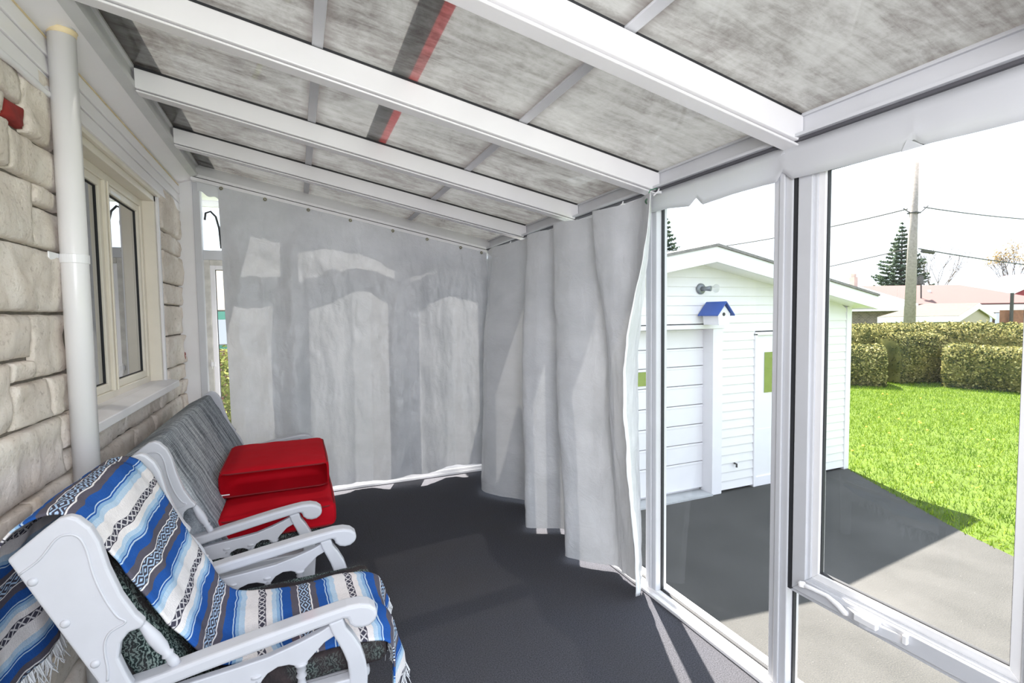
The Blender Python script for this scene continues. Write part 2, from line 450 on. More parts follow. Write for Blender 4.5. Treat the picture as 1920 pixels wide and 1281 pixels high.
# ------------------------------------------------------------------ room constants
XL, XR, YF, YB = -0.80, 1.735, 4.615, -0.55
SL = 0.197
def rz(x): return 2.205+SL*(1.73-x)        # underside of roof glass

# ================================================================== SETTING
fl = obj('floor', MB().box(-0.9, 1.79, YB, 4.72, -0.70, 0.0), M['carpet']); tag(fl, kind='structure')
seam = obj('carpet_seam', MB().box(0.4185, 0.4225, 3.42, 4.55, 0.0, 0.0015), M['gasket'], fl)

# ---- stone wall
RW = random.Random(11)
def stone(mb, y0, y1, z0, z1, amp=0.016, proud=0.0):
    g = 0.0035
    y0 += g; y1 -= g; z0 += g; z1 -= g
    def cuts(a, b, st):
        n = max(3, int((b-a-0.024)/st)); return [a, a+0.004]+[a+0.012+(b-a-0.024)*k/n for k in range(n+1)]+[b-0.004, b]
    Ys, Zs = cuts(y0, y1, 0.021), cuts(z0, z1, 0.021); ox = RW.uniform(0, 50)
    base = -0.80+proud+RW.uniform(-0.004, 0.006)
    o = len(mb.v)
    for i, y in enumerate(Ys):
        for j, z in enumerate(Zs):
            e = min(y-y0, y1-y, z-z0, z1-z)
            n = fbm(y*8+ox, z*8, ox, 6)*amp*0.95+abs(fbm(y*3+ox, z*3, 9+ox, 3))*amp*0.5-0.006*max(0, 1-e/0.035)**2
            jit = 0.0025*fbm(y*30+ox, z*30, 3.3, 2)
            x = base+n
            if e < 1e-6: x = -0.835
            elif e < 0.005: x = base+n-0.005
            mb.v.append((x, y+jit, z+jit*0.6))
    for i in range(len(Ys)-1):
        for j in range(len(Zs)-1):
            q = o+i*len(Zs)+j; mb.f.append((q, q+len(Zs), q+len(Zs)+1, q+1))
stones = MB(); reds = MB()
fixed = [(1.70,2.05,2.12,2.20),(1.70,2.19,2.20,2.38),(2.19,2.43,2.115,2.38),(2.06,2.43,1.967,2.115),(1.5,2.06,1.967,2.12),
 (1.55,2.21,1.748,1.967),(2.21,2.43,1.893,1.967),(2.21,2.43,1.748,1.893),(1.55,2.43,1.525,1.748),(1.55,2.155,1.375,1.525),
 (2.155,2.43,1.303,1.525),(2.01,2.155,1.303,1.375),(1.6,2.01,1.155,1.375),(2.01,2.26,1.155,1.303),(2.26,2.43,1.155,1.303),
 (1.55,2.34,0.93,1.155),(2.34,2.62,1.02,1.155),(2.34,2.62,0.93,1.02),(1.5,2.05,0.84,0.93),(2.05,2.62,0.84,0.93),
 (2.05,2.62,0.70,0.84),(1.4,2.05,0.70,0.84)]
for s in fixed: stone(stones, *s)
stone(reds, 2.05, 2.19, 2.12, 2.20)
# pier beyond the window
pj = [2.38,2.093,1.96,1.745,1.596,1.381,1.16,1.04]
for i in range(len(pj)-1): stone(stones, 4.0, 4.60+RW.uniform(-0.02, 0.02), pj[i+1], pj[i], 0.02, 0.0)
stone(reds, 4.48, 4.62, 1.165, 1.25)
# below the window
rows = [(0.93,1.04,[2.62,3.05,3.45,3.78,4.15,4.40,4.62]),(0.80,0.93,[2.62,3.2,3.6,4.05,4.45,4.62]),(0.70,0.80,[2.62,2.95,3.4,3.95,4.3,4.62])]
for z0, z1, ys in rows:
    for a, b in zip(ys[:-1], ys[1:]): stone(stones, a, b, z0, z1)
zz = [0.70,0.52,0.36,0.20,0.02]
for a, b in zip(zz[1:], zz[:-1]):
    y = -0.5
    while y < 4.6:
        w = RW.uniform(0.3, 0.75); stone(stones, y, min(4.62, y+w), a, b); y += w
zz = [2.38,2.2,2.0,1.75,1.6,1.4,1.16,0.93,0.70]
for a, b in zip(zz[1:], zz[:-1]):
    y = -0.5
    while y < 1.55:
        w = RW.uniform(0.35, 0.7); stone(stones, y, min(1.6, y+w), a, b); y += w
wl = MB(); WY0, WY1, WZ0, WZ1 = 2.47, 3.985, 1.06, 2.34
wl.box(-1.05, -0.826, YB, WY0, 0.0, 2.9).box(-1.05, -0.826, WY1, 4.62, 0.0, 2.9).box(-1.05, -0.826, WY0, WY1, 0, WZ0).box(-1.05, -0.826, WY0, WY1, WZ1, 2.9)
wall = obj('wall_left', wl, M['mortar']); tag(wall, kind='structure')
obj('stone_courses', stones, M['stone'], wall, smooth=True)
obj('red_stone', reds, M['redstone'], wall, smooth=True)

# ---- frieze, soffit, ledger
tr = struct('trim_1', (0, 0, 2.3))
fz = MB()
for i in range(3):
    z = 2.31+i*0.068; fz.hexa([(-0.83,YB,z),(-0.788,YB,z),(-0.788,4.60,z),(-0.83,4.60,z)], [(-0.83,YB,z+0.066),(-0.796,YB,z+0.066),(-0.796,4.60,z+0.066),(-0.83,4.60,z+0.066)])
obj('frieze_board', fz, M['soffit'], tr, bevel=0.003)
sf = MB(); sf.hexa([(-0.83,YB,2.512),(-0.695,YB,2.565),(-0.695,4.60,2.565),(-0.83,4.60,2.512)], [(-0.83,YB,2.53),(-0.695,YB,2.60),(-0.695,4.60,2.60),(-0.83,4.60,2.53)])
obj('soffit_board', sf, M['soffit'], tr)
obj('old_caulk_line', MB().box(-0.796, -0.7915, YB, 4.58, 2.510, 2.5145), M['caulk'], tr)
wc = MB()
pts = [(-0.792, y, 2.306+0.006*fbm(y*9, 0)) for y in np.linspace(0.5, 2.38, 60)]
wc.tube(pts, [0.011+0.006*abs(fbm(p[1]*14, 3)) for p in pts], 7)
obj('white_caulk_bead', wc, M['white2'], tr, smooth=True)
ld = MB(); ld.prism([(-0.70,2.562),(-0.655,2.575),(-0.655,2.60),(-0.668,2.602),(-0.668,2.66),(-0.655,2.664),(-0.655,2.71),(-0.70,2.71)], 'y', YB, 4.62)
obj('ledger_rail', ld, M['ledger'], tr)

# ---- roof: glass panes, rafters, purlins
ceil = struct('ceiling', (0.5, 2, 2.2))
RY = [-0.31, 0.49, 1.30, 2.085, 2.885, 3.69, 4.66]
XS = [-0.66, 0.105, 0.953, 1.74]
edges = [YB]+RY[1:]
pane_tops = []
for a, b in zip([YB]+RY[:-1], RY):
    if b-a < 0.1: continue
    for x0, x1 in zip(XS[:-1], XS[1:]):
        mb = MB(); n = 2
        y0, y1 = a+0.01, b+0.012
        V = [(x0,y0,rz(x0)),(x1,y0,rz(x1)),(x1,y1,rz(x1)),(x0,y1,rz(x0))]
        mb.add(V, [(0, 1, 2, 3)])
        uv = [(0,0),(1,0),(1,1),(0,1)]
        obj('roof_pane', mb, M['roofglass'], ceil, uv=uv)
def rafter(y, w=0.055, h=0.105):
    mb = MB()
    def sec(y0, y1, d0, d1, xa=-0.655, xb=1.70):
        mb.hexa([(xa,y0,rz(xa)-d1),(xb,y0,rz(xb)-d1),(xb,y1,rz(xb)-d1),(xa,y1,rz(xa)-d1)], [(xa,y0,rz(xa)-d0),(xb,y0,rz(xb)-d0),(xb,y1,rz(xb)-d0),(xa,y1,rz(xa)-d0)])
    sec(y, y+w, 0.014, h)
    sec(y+0.012, y+w+0.022, h+0.003, h+0.012)
    obj('rafter', mb, M['white'], ceil, bevel=0.004)
    gb = MB()
    xa, xb = -0.655, 1.70
    gb.hexa([(xa,y+0.008,rz(xa)-0.014),(xb,y+0.008,rz(xb)-0.014),(xb,y+w,rz(xb)-0.014),(xa,y+w,rz(xa)-0.014)], [(xa,y+0.008,rz(xa)-0.001),(xb,y+0.008,rz(xb)-0.001),(xb,y+w,rz(xb)-0.001),(xa,y+w,rz(xa)-0.001)])
    obj('glazing_gasket', gb, M['gasket'], ceil)
for y in RY[:-1]: rafter(y)
for x in XS[1:3]:
    mb = MB(); mb.hexa([(x-0.02,YB,rz(x-.02)-0.010),(x+0.02,YB,rz(x+.02)-0.010),(x+0.02,4.55,rz(x+.02)-0.010),(x-0.02,4.55,rz(x-.02)-0.010)],
                       [(x-0.02,YB,rz(x-.02)-0.001),(x+0.02,YB,rz(x+.02)-0.001),(x+0.02,4.55,rz(x+.02)-0.001),(x-0.02,4.55,rz(x-.02)-0.001)])
    obj('glazing_bar', mb, M['frame'], ceil, bevel=0.003)
# red painted angle lying on top of the roof glass
rs = MB(); x0, x1 = 0.452, 0.487
rs.hexa([(x0,-1.5,rz(x0)+0.012),(x1,-1.5,rz(x1)+0.012),(x1,2.95,rz(x1)+0.012),(x0,2.95,rz(x0)+0.012)], [(x0,-1.5,rz(x0)+0.02),(x1,-1.5,rz(x1)+0.02),(x1,2.95,rz(x1)+0.02),(x0,2.95,rz(x0)+0.02)])
rr = obj('roof_rail', rs, M['red_plastic']); tag(rr, 'red and dark rail lying on the roof glass, seen through the dirty panes', 'rail')
rs = MB(); x0, x1 = 0.385, 0.451
rs.hexa([(x0,-1.5,rz(x0)+0.01),(x1,-1.5,rz(x1)+0.01),(x1,2.95,rz(x1)+0.01),(x0,2.95,rz(x0)+0.01)], [(x0,-1.5,rz(x0)+0.022),(x1,-1.5,rz(x1)+0.022),(x1,2.95,rz(x1)+0.022),(x0,2.95,rz(x0)+0.022)])
obj('dark_flange', rs, M['steel'], rr)

eh = MB(); xa, xb = -1.3, -0.545
eh.hexa([(xa,-2,rz(xa)+0.012),(xb,-2,rz(xb)+0.012),(xb,4.7,rz(xb)+0.012),(xa,4.7,rz(xa)+0.012)], [(xa,-2,rz(xa)+0.20),(xb,-2,rz(xb)+0.16),(xb,4.7,rz(xb)+0.16),(xa,4.7,rz(xa)+0.20)])
eo = obj('trim_3', eh, M['steel']); tag(eo, kind='structure')
# ---- right wall (glazed)
wr = struct('wall_right', (1.735, 2, 0))
mb = MB(); mb.box(1.702, 1.80, YB, 4.66, 2.128, 2.215); obj('eave_beam', mb, M['frame'], wr, bevel=0.004)
mb = MB(); mb.box(1.69, 1.702, YB, 4.56, 2.195, 2.202); obj('beam_lip', mb, M['frame'], wr)
mb = MB(); mb.box(1.655, 1.80, YB, 4.62, 2.118, 2.129); obj('head_plate', mb, M['frame'], wr)
mb = MB(); mb.box(1.675, 1.70, YB, 4.56, 2.108, 2.1175); obj('curtain_track', mb, M['track'], wr)
mb = MB(); mb.box(1.70, 1.79, YB, 4.66, 2.085, 2.118); obj('window_head', mb, M['white2'], wr)
mb = MB(); mb.box(1.70, 1.80, YB, 4.66, 0, 0.03).box(1.67, 1.70, YB, 4.6, 0, 0.018).box(1.74, 1.755, YB, 4.6, 0.03, 0.042)
obj('sill', mb, M['white'], wr, bevel=0.003)
def post(name, y0, y1, x0=1.695, x1=1.765, z0=0.03, z1=2.09, groove=True):
    mb = MB(); mb.box(x0, x1, y0, y1, z0, z1)
    w = y1-y0
    if groove: mb.box(x0-0.008, x0, y0+w*0.35, y0+w*0.65, z0, z1)
    return obj(name, mb, M['frame'], wr, bevel=0.004)
post('post', 2.105, 2.19)
post('post', 1.335, 1.415); post('post', 0.47, 0.555); post('post', -0.5, -0.42)
post('post', 3.35, 3.43); post('post', 4.53, 4.62)
def gaskets(y0, y1, z0, z1, x=1.735):
    mb = MB(); g = 0.006
    mb.box(x-0.008, x+0.008, y0, y0+g, z0, z1).box(x-0.008, x+0.008, y1-g, y1, z0, z1).box(x-0.008, x+0.008, y0, y1, z0, z0+g)
    return mb
def pane(y0, y1, z0, z1, x=1.735):
    obj('glass_pane', MB().add([(x,y0,z0),(x,y1,z0),(x,y1,z1),(x,y0,z1)], [(0,1,2,3)]), M['glass'], wr)
    obj('glass_gasket', gaskets(y0, y1, z0, z1, x), M['gasket'], wr)
pane(1.415, 2.105, 0.03, 2.085); pane(2.19, 3.35, 0.03, 2.085); pane(3.43, 4.53, 0.03, 2.085)
pane(0.555, 1.335, 0.03, 0.43); pane(-0.42, 0.47, 0.03, 2.085)
mb = MB(); mb.box(1.72, 1.765, 0.555, 1.335, 0.425, 0.447); obj('mullion_rail', mb, M['frame'], wr)
mb = MB(); mb.box(1.70, 1.73, 1.322, 1.336, 0.44, 2.055); obj('casement_gasket', mb, M['gasket'], wr)
# casement
w2 = struct('window_2', (1.735, 0.95, 0.45))
CY0, CY1, CZ0, CZ1 = 0.595, 1.318, 0.447, 2.085
def ring(x0, x1, y0, y1, z0, z1, w):
    mb = MB()
    mb.prism([(y0,z0),(y1,z0),(y1-w,z0+w),(y0+w,z0+w)], 'x', x0, x1).prism([(y1,z0),(y1,z1),(y1-w,z1-w),(y1-w,z0+w)], 'x', x0, x1)
    mb.prism([(y1,z1),(y0,z1),(y0+w,z1-w),(y1-w,z1-w)], 'x', x0, x1).prism([(y0,z1),(y0,z0),(y0+w,z0+w),(y0+w,z1-w)], 'x', x0, x1)
    return mb
obj('casement_frame', ring(1.70, 1.765, CY0, CY1, CZ0, CZ1, 0.055), M['frame'], w2, bevel=0.003)
obj('sash', ring(1.712, 1.755, CY0+0.045, CY1-0.045, CZ0+0.045, CZ1-0.045, 0.022), M['frame'], w2, bevel=0.003)
obj('glazing_bead', ring(1.718, 1.75, CY0+0.066, CY1-0.066, CZ0+0.066, CZ1-0.066, 0.026), M['white'], w2, bevel=0.002)
obj('glass_pane', MB().add([(1.735,CY0+0.09,CZ0+0.09),(1.735,CY1-0.09,CZ0+0.09),(1.735,CY1-0.09,CZ1-0.09),(1.735,CY0+0.09,CZ1-0.09)], [(0,1,2,3)]), M['glass'], w2)
obj('glass_gasket', ring(1.728, 1.742, CY0+0.09, CY1-0.09, CZ0+0.09, CZ1-0.09, 0.006), M['gasket'], w2)
ch = MB(); ch.tube([(1.672,1.255,0.498),(1.682,1.225,0.496),(1.69,1.17,0.493),(1.688,1.13,0.482),(1.688,1.105,0.468),(1.70,1.10,0.465)], [0.009,0.007,0.0075,0.010,0.010,0.009], 10)
kb = MB(); kb.lathe((1.662,1.262,0.499),(1.682,1.246,0.497),[(0,0.006),(0.2,0.011),(0.8,0.011),(1,0.006)], 12)
hd = obj('crank_handle', ch, M['white'], w2, smooth=True); obj('crank_knob', kb, M['white'], hd, smooth=True)
obj('crank_base', MB().prism([(1.70,1.12),(1.676,1.05),(1.676,1.03),(1.70,0.93)], 'z', 0.455, 0.487), M['frame'], w2, bevel=0.003)
obj('latch', MB().box(1.668, 1.70, 0.995, 1.065, 0.472, 0.494), M['white'], w2, bevel=0.003)
obj('latch_stop', MB().box(1.684, 1.70, 0.915, 0.928, 0.47, 0.498), M['white'], w2, bevel=0.002)

# ---- far wall (glazed, behind the curtain)
wf = struct('wall_far', (0.5, 4.615, 0))
obj('filler_panel', MB().box(-0.86, -0.70, 4.585, 4.61, 0.0, 2.60), M['white'], wf, bevel=0.002)
obj('sill', MB().box(-0.70, 1.70, 4.56, 4.68, 0, 0.05).box(-0.7, 1.7, 4.545, 4.56, 0, 0.022), M['white'], wf, bevel=0.003)
obj('end_post', MB().box(-0.705, -0.655, 4.565, 4.67, 0.05, 2.62).box(-0.66, -0.652, 4.585, 4.64, 0.05, 2.55), M['frame'], wf, bevel=0.004)
for x in (0.03, 0.93): obj('mullion', MB().box(x-0.055, x+0.055, 4.58, 4.66, 0.05, rz(x)-0.03), M['frame'], wf, bevel=0.003)
obj('transom_rail', MB().box(-0.655, 1.70, 4.585, 4.66, 1.955, 2.03), M['frame'], wf, bevel=0.003)
hb = MB(); xa, xb = -0.70, 1.72
hb.hexa([(xa,4.565,rz(xa)-0.13),(xb,4.565,rz(xb)-0.13),(xb,4.67,rz(xb)-0.13),(xa,4.67,rz(xa)-0.13)], [(xa,4.565,rz(xa)-0.002),(xb,4.565,rz(xb)-0.002),(xb,4.67,rz(xb)-0.002),(xa,4.67,rz(xa)-0.002)])
obj('gable_beam', hb, M['ledger'], wf)
tk = MB()
for k, (ya, yb, da, db) in enumerate(((4.49,4.565,0.118,0.130),(4.505,4.565,0.088,0.108),(4.49,4.52,0.130,0.142),(4.535,4.56,0.130,0.142))):
    tk.hexa([(xa,ya,rz(xa)-db),(xb-0.06,ya,rz(xb-.06)-db),(xb-0.06,yb,rz(xb-.06)-db),(xa,yb,rz(xa)-db)], [(xa,ya,rz(xa)-da),(xb-0.06,ya,rz(xb-.06)-da),(xb-0.06,yb,rz(xb-.06)-da),(xa,yb,rz(xa)-da)])
obj('curtain_track', tk, M['white'], wf)
tk = MB(); tk.hexa([(xa,4.535,rz(xa)-0.088),(xb,4.535,rz(xb)-0.088),(xb,4.564,rz(xb)-0.088),(xa,4.564,rz(xa)-0.088)], [(xa,4.535,rz(xa)-0.03),(xb,4.535,rz(xb)-0.03),(xb,4.564,rz(xb)-0.03),(xa,4.564,rz(xa)-0.03)])
obj('track_channel', tk, M['ledger'], wf)
bays = [(-0.655, -0.025), (0.085, 0.875), (0.985, 1.70)]
for i, (x0, x1) in enumerate(bays):
    wn_ = struct('window_%d' % (3+i), ((x0+x1)/2, 4.62, 0.05))
    def ringx(y0, y1, xa, xb, za, zb, w):
        mb = MB()
        mb.box(xa, xa+w, y0, y1, za, zb).box(xb-w, xb, y0, y1, za, zb).box(xa+w, xb-w, y0, y1, za, za+w).box(xa+w, xb-w, y0, y1, zb-w, zb); return mb
    obj('casement_frame', ringx(4.59, 4.65, x0, x1, 0.05, 1.955, 0.04), simple('weathered_frame', 'cfccc6', 0.6, var=0.16, vscale=14) if i == 0 else M['frame'], wn_, bevel=0.003)
    obj('sash', ringx(4.60, 4.64, x0+0.04, x1-0.04, 0.09, 1.915, 0.035), M['white2'], wn_, bevel=0.003)
    obj('glass_pane', MB().add([(x0+0.07,4.62,0.12),(x1-0.07,4.62,0.12),(x1-0.07,4.62,1.885),(x0+0.07,4.62,1.885)], [(0,1,2,3)]), M['clear'], wn_)
    obj('glass_gasket', ringx(4.612, 4.629, x0+0.074, x1-0.074, 0.124, 1.881, 0.005), M['gasket'], wn_)
    q = MB(); q.add([(x0,4.62,2.03),(x1,4.62,2.03),(x1,4.62,rz(x1)-0.13),(x0,4.62,rz(x0)-0.13)], [(0,1,2,3)])
    obj('transom_pane', q, M['clear'], wn_)
    if i == 0:
        obj('sash_latch', MB().box(-0.635, -0.60, 4.575, 4.59, 1.12, 1.155).box(-0.628, -0.622, 4.57, 4.576, 1.10, 1.175), M['white'], wn_, bevel=0.003)
# cable hanging behind the transom pane
cb = MB(); cb.tube([(-0.648,4.70,2.28),(-0.64,4.70,2.335),(-0.605,4.70,2.35),(-0.57,4.70,2.31),(-0.55,4.70,2.22),(-0.543,4.70,2.10),(-0.541,4.70,2.06)], 0.0085, 8)
tag(obj('cable', cb, M['black'], smooth=True), 'short black cable looping outside the narrow gap left of the back curtain', 'cable')

# ---- left window
w1 = struct('window_1', (-0.85, 3.2, 1.06))
def rx(x0, x1, y0, y1, z0, z1, w):
    mb = MB(); mb.box(x0,x1,y0,y0+w,z0,z1).box(x0,x1,y1-w,y1,z0,z1).box(x0,x1,y0+w,y1-w,z0,z0+w).box(x0,x1,y0+w,y1-w,z1-w,z1); return mb
XJ = -0.905
obj('jamb_liner', MB().box(XJ-0.02, -0.822, 3.935, 3.985, 1.06, 2.31).box(XJ-0.02, -0.822, WY0, 2.50, 1.06, 2.31).box(XJ-0.02, -0.822, WY0, 3.985, 2.255, 2.335).box(-0.822, -0.80, WY0, 4.0, 2.29, 2.34), M['cream'], w1, bevel=0.004)
obj('jamb_trim', MB().box(-0.822, -0.806, 3.965, 3.995, 1.06, 2.30), M['white2'], w1, bevel=0.003)
obj('window_frame', rx(XJ-0.03, XJ+0.02, 2.50, 3.935, 1.09, 2.255, 0.045), M['cream'], w1, bevel=0.004)
obj('center_mullion', MB().box(XJ-0.03, XJ+0.028, 3.215, 3.275, 1.13, 2.21).box(XJ+0.028, XJ+0.036, 3.235, 3.25, 1.13, 2.21), M['cream'], w1, bevel=0.004)
for y0, y1 in ((2.545, 3.215), (3.275, 3.89)):
    s_ = obj('sash', rx(XJ-0.025, XJ+0.012, y0, y1, 1.135, 2.21, 0.04), M['cream'], w1, bevel=0.004)
    obj('glass_pane', MB().box(XJ-0.012, XJ-0.006, y0+0.038, y1-0.038, 1.173, 2.172), M['darkglass'], s_)
    obj('glass_gasket', rx(XJ-0.006, XJ, y0+0.038, y1-0.038, 1.173, 2.172, 0.006), M['gasket'], s_)
obj('sash_sticker', MB().box(XJ+0.0122, XJ+0.0135, 3.36, 3.52, 2.172, 2.19), M['white'], w1)
obj('stool', MB().prism([(-0.93,1.095),(-0.825,1.10),(-0.745,1.085),(-0.745,1.045),(-0.758,1.045),(-0.762,1.06),(-0.93,1.06)], 'y', 2.47, 4.02), M['white2'], w1, bevel=0.004)
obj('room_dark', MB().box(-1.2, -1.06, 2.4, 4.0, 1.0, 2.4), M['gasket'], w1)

# ---- ground outside
def ground_poly(name, poly, z, mat, th=0.2):
    o = obj(name, MB().prism(poly, 'z', z-th, z), mat); tag(o, kind='structure'); return o
EDGE = [(4.20,-0.6),(5.776,2.316),(5.972,2.812),(6.95,4.55)]
ground_poly('driveway', [(1.79,-0.55),(1.79,5.2),(7.3,5.2),(6.95,4.55),(5.972,2.79),(5.776,2.316),(4.3,-0.4),(4.0,-1.0),(4.0,-25),(-20,-25),(-20,-0.55)], -0.70, M['asphalt'])
lawn = ground_poly('lawn', [(60,-30),(80,60),(-40,60),(-40,4.73),(1.79,4.73),(1.79,5.2),(7.3,5.2),(6.95,4.55),(5.972,2.79),(5.776,2.316),(4.3,-0.4),(4.0,-1.0),(4.0,-30)], -0.705, M['soil'])

# ================================================================== DOWNSPOUT
PX, PY = -0.750, 2.372
dp = thing('downspout', 'white round drainpipe standing against the stone wall left of the window', 'pipe', (PX, PY, 0.0))
obj('pipe', MB().lathe((PX,PY,0.80),(PX,PY,2.555),[(0,0.0415),(1,0.0415)], 32), M['pipe'], dp, smooth=True)
obj('pipe_lower', MB().lathe((PX,PY,0.0),(PX,PY,0.80),[(0,0.0365),(1,0.0365)], 28), M['ledger'], dp, smooth=True)
fo = MB(); fo.lathe((PX,PY,2.525),(PX,PY,2.545),[(0,0.042),(0.3,0.0425),(0.8,0.044),(1,0.047)], 24)
obj('foam_collar', fo, M['caulk'], dp, smooth=True)
for z in (1.725, 0.87):
    mb = MB(); mb.lathe((PX,PY,z-0.017),(PX,PY,z+0.017),[(0,0.042),(0.02,0.0445),(0.98,0.0445),(1,0.042)], 32)
    mb.box(PX-0.044, PX-0.039, PY-0.10, PY-0.005, z-0.017, z+0.017)
    obj('strap', mb, M['white'], dp, bevel=0.002)

# ================================================================== CURTAINS
def curtain_mesh(rows, zt, zb, nu, nv, wr_amp, seed, uvw):
    """rows: list of (t, keys) from top (t=0) to bottom (t=1); zt, zb: functions of s"""
    ts = [r[0] for r in rows]
    rows = [(t_, [(1.635+(k[0]-1.635)*amp, k[1]) if k[1] < 4.4 else k for k in ks]) for (t_, ks), amp in zip(rows, (1.5, 1.25, 1.0))]
    paths = [catmull(r[1], nu) for r in rows]
    mb = MB(); uv = []
    for i in range(nu):
        s = i/(nu-1)
        for j in range(nv):
            t = j/(nv-1)
            k = max(q for q in range(len(ts)-1) if ts[q] <= t+1e-9); f = (t-ts[k])/(ts[k+1]-ts[k]); f = f*f*(3-2*f) if len(ts) > 2 else f
            p = paths[k][i]*(1-f)+paths[k+1][i]*f
            z = zt(s)*(1-t)+zb(s)*t
            w = min(1, t*6+0.12)
            n1 = fbm(s*11+seed, t*5, seed, 4)*wr_amp*w
            n2 = fbm(s*36+seed, t*14, seed+5, 3)*wr_amp*0.35*w
            mb.v.append((p[0]+n1*0.8+n2, p[1]+n1*0.8-n2, z)); uv.append((s*uvw, (1-t)*2.1))
    for i in range(nu-1):
        for j in range(nv-1):
            q = i*nv+j; mb.f.append((q, q+1, q+nv+1, q+nv))
    return mb, uv, paths
# right hand curtain, drawn in folds
Rtop = [(1.668,4.53),(1.625,4.30),(1.60,4.12),(1.615,3.90),(1.65,3.72),(1.652,3.60),(1.625,3.50),(1.60,3.42),(1.615,3.30),(1.65,3.20),(1.652,3.12),(1.625,3.06),(1.598,3.00),(1.61,2.85),(1.65,2.70),(1.655,2.62),(1.625,2.57),(1.60,2.52),(1.615,2.38),(1.65,2.27),(1.645,2.17),(1.62,2.09),(1.605,2.025),(1.61,2.03),(1.62,2.04)]
Rmid = [(1.668,4.53),(1.58,4.30),(1.49,4.05),(1.52,3.88),(1.63,3.70),(1.66,3.58),(1.59,3.42),(1.49,3.26),(1.53,3.16),(1.64,3.06),(1.66,2.96),(1.58,2.86),(1.515,2.80),(1.54,2.70),(1.62,2.58),(1.655,2.50),(1.62,2.42),(1.60,2.38),(1.61,2.32),(1.65,2.24),(1.64,2.20),(1.58,2.15),(1.515,2.10),(1.57,2.12),(1.625,2.16)]
Rbot = [(1.668,4.53),(1.50,4.20),(1.385,3.95),(1.45,3.77),(1.60,3.61),(1.655,3.50),(1.54,3.32),(1.415,3.14),(1.49,3.07),(1.63,3.0),(1.66,2.90),(1.57,2.76),(1.455,2.65),(1.50,2.58),(1.60,2.48),(1.66,2.42),(1.66,2.38),(1.655,2.34),(1.66,2.28),(1.67,2.23),(1.655,2.19),(1.62,2.16),(1.578,2.12),(1.62,2.14),(1.675,2.19)]
mbc, uvc, rp = curtain_mesh([(0, Rtop), (0.45, Rmid), (1, Rbot)], lambda s: 2.085+0.006*math.sin(s*40)-0.012*max(0, (s-0.9)*10), lambda s: 0.030-0.008*max(0, (s-0.8)*5), 420, 90, 0.012, 3.1, 3.0)
rc = obj('curtain', mbc, M['curtain'], smooth=True, uv=uvc, solid=0.0)
tag(rc, 'silver grey tarp curtain drawn in deep folds along the glass wall, white hemmed free edge', 'curtain', 'tarp curtains')
# white welted free edge
i0 = int(420*22.0/24)
nv = 90; strip = MB()
for j in range(nv):
    a = Vector(mbc.v[i0*nv+j]); b = Vector(mbc.v[min(419, i0+8)*nv+j]); c = Vector(mbc.v[(i0-2)*nv+j])
    off = Vector((-0.004, -0.006, 0)); d = (b-a); d = d.normalized() if d.length > 1e-6 else Vector((1, 0, 0))
    w = 0.0008+0.014*min(1, max(0, (j/(nv-1)-0.22)*3))
    strip.v += [tuple(a+off-d*0.002), tuple(a+off+d*w*2+Vector((0, -0.002, 0)))]
strip.f = [(2*j, 2*j+1, 2*j+3, 2*j+2) for j in range(nv-1)]
obj('white_hem', strip, M['hem'], rc, smooth=True, solid=0.002)
def grommet(parent, p, nrm, mat, r=0.012):
    mb = MB(); n = Vector(nrm).normalized(); a = n.orthogonal().normalized(); b = n.cross(a); p = Vector(p)
    o = 0; N = 16; m = 6
    for i in range(N):
        th = 2*PI*i/N; e = a*math.cos(th)+b*math.sin(th)
        for k in range(m):
            ph = 2*PI*k/m; mb.v.append(tuple(p+e*(r+0.0045*math.cos(ph))+n*0.0035*math.sin(ph)))
    for i in range(N):
        for k in range(m):
            mb.f.append((i*m+k, ((i+1) % N)*m+k, ((i+1) % N)*m+(k+1) % m, i*m+(k+1) % m))
    return obj('grommet', mb, mat, parent, smooth=True)
g = grommet(rc, (1.603, 2.055, 2.045), (-0.7, -0.7, 0), M['green_grommet'], 0.011)
obj('tie', MB().tube([(1.600,2.053,2.045),(1.600,2.05,2.075),(1.615,2.052,2.10),(1.66,2.055,2.112)], 0.0022, 6), M['twist'], rc, smooth=True)
for y in (2.06, 2.36, 2.60, 2.98, 3.40, 3.95):
    mb = MB(); mb.tube([(1.675,y,2.112),(1.668,y,2.098),(1.655,y,2.088),(1.64,y,2.075)], 0.004, 6)
    mb.box(1.668, 1.684, y-0.008, y+0.008, 2.088, 2.10)
    obj('hook', mb, M['white'], rc)
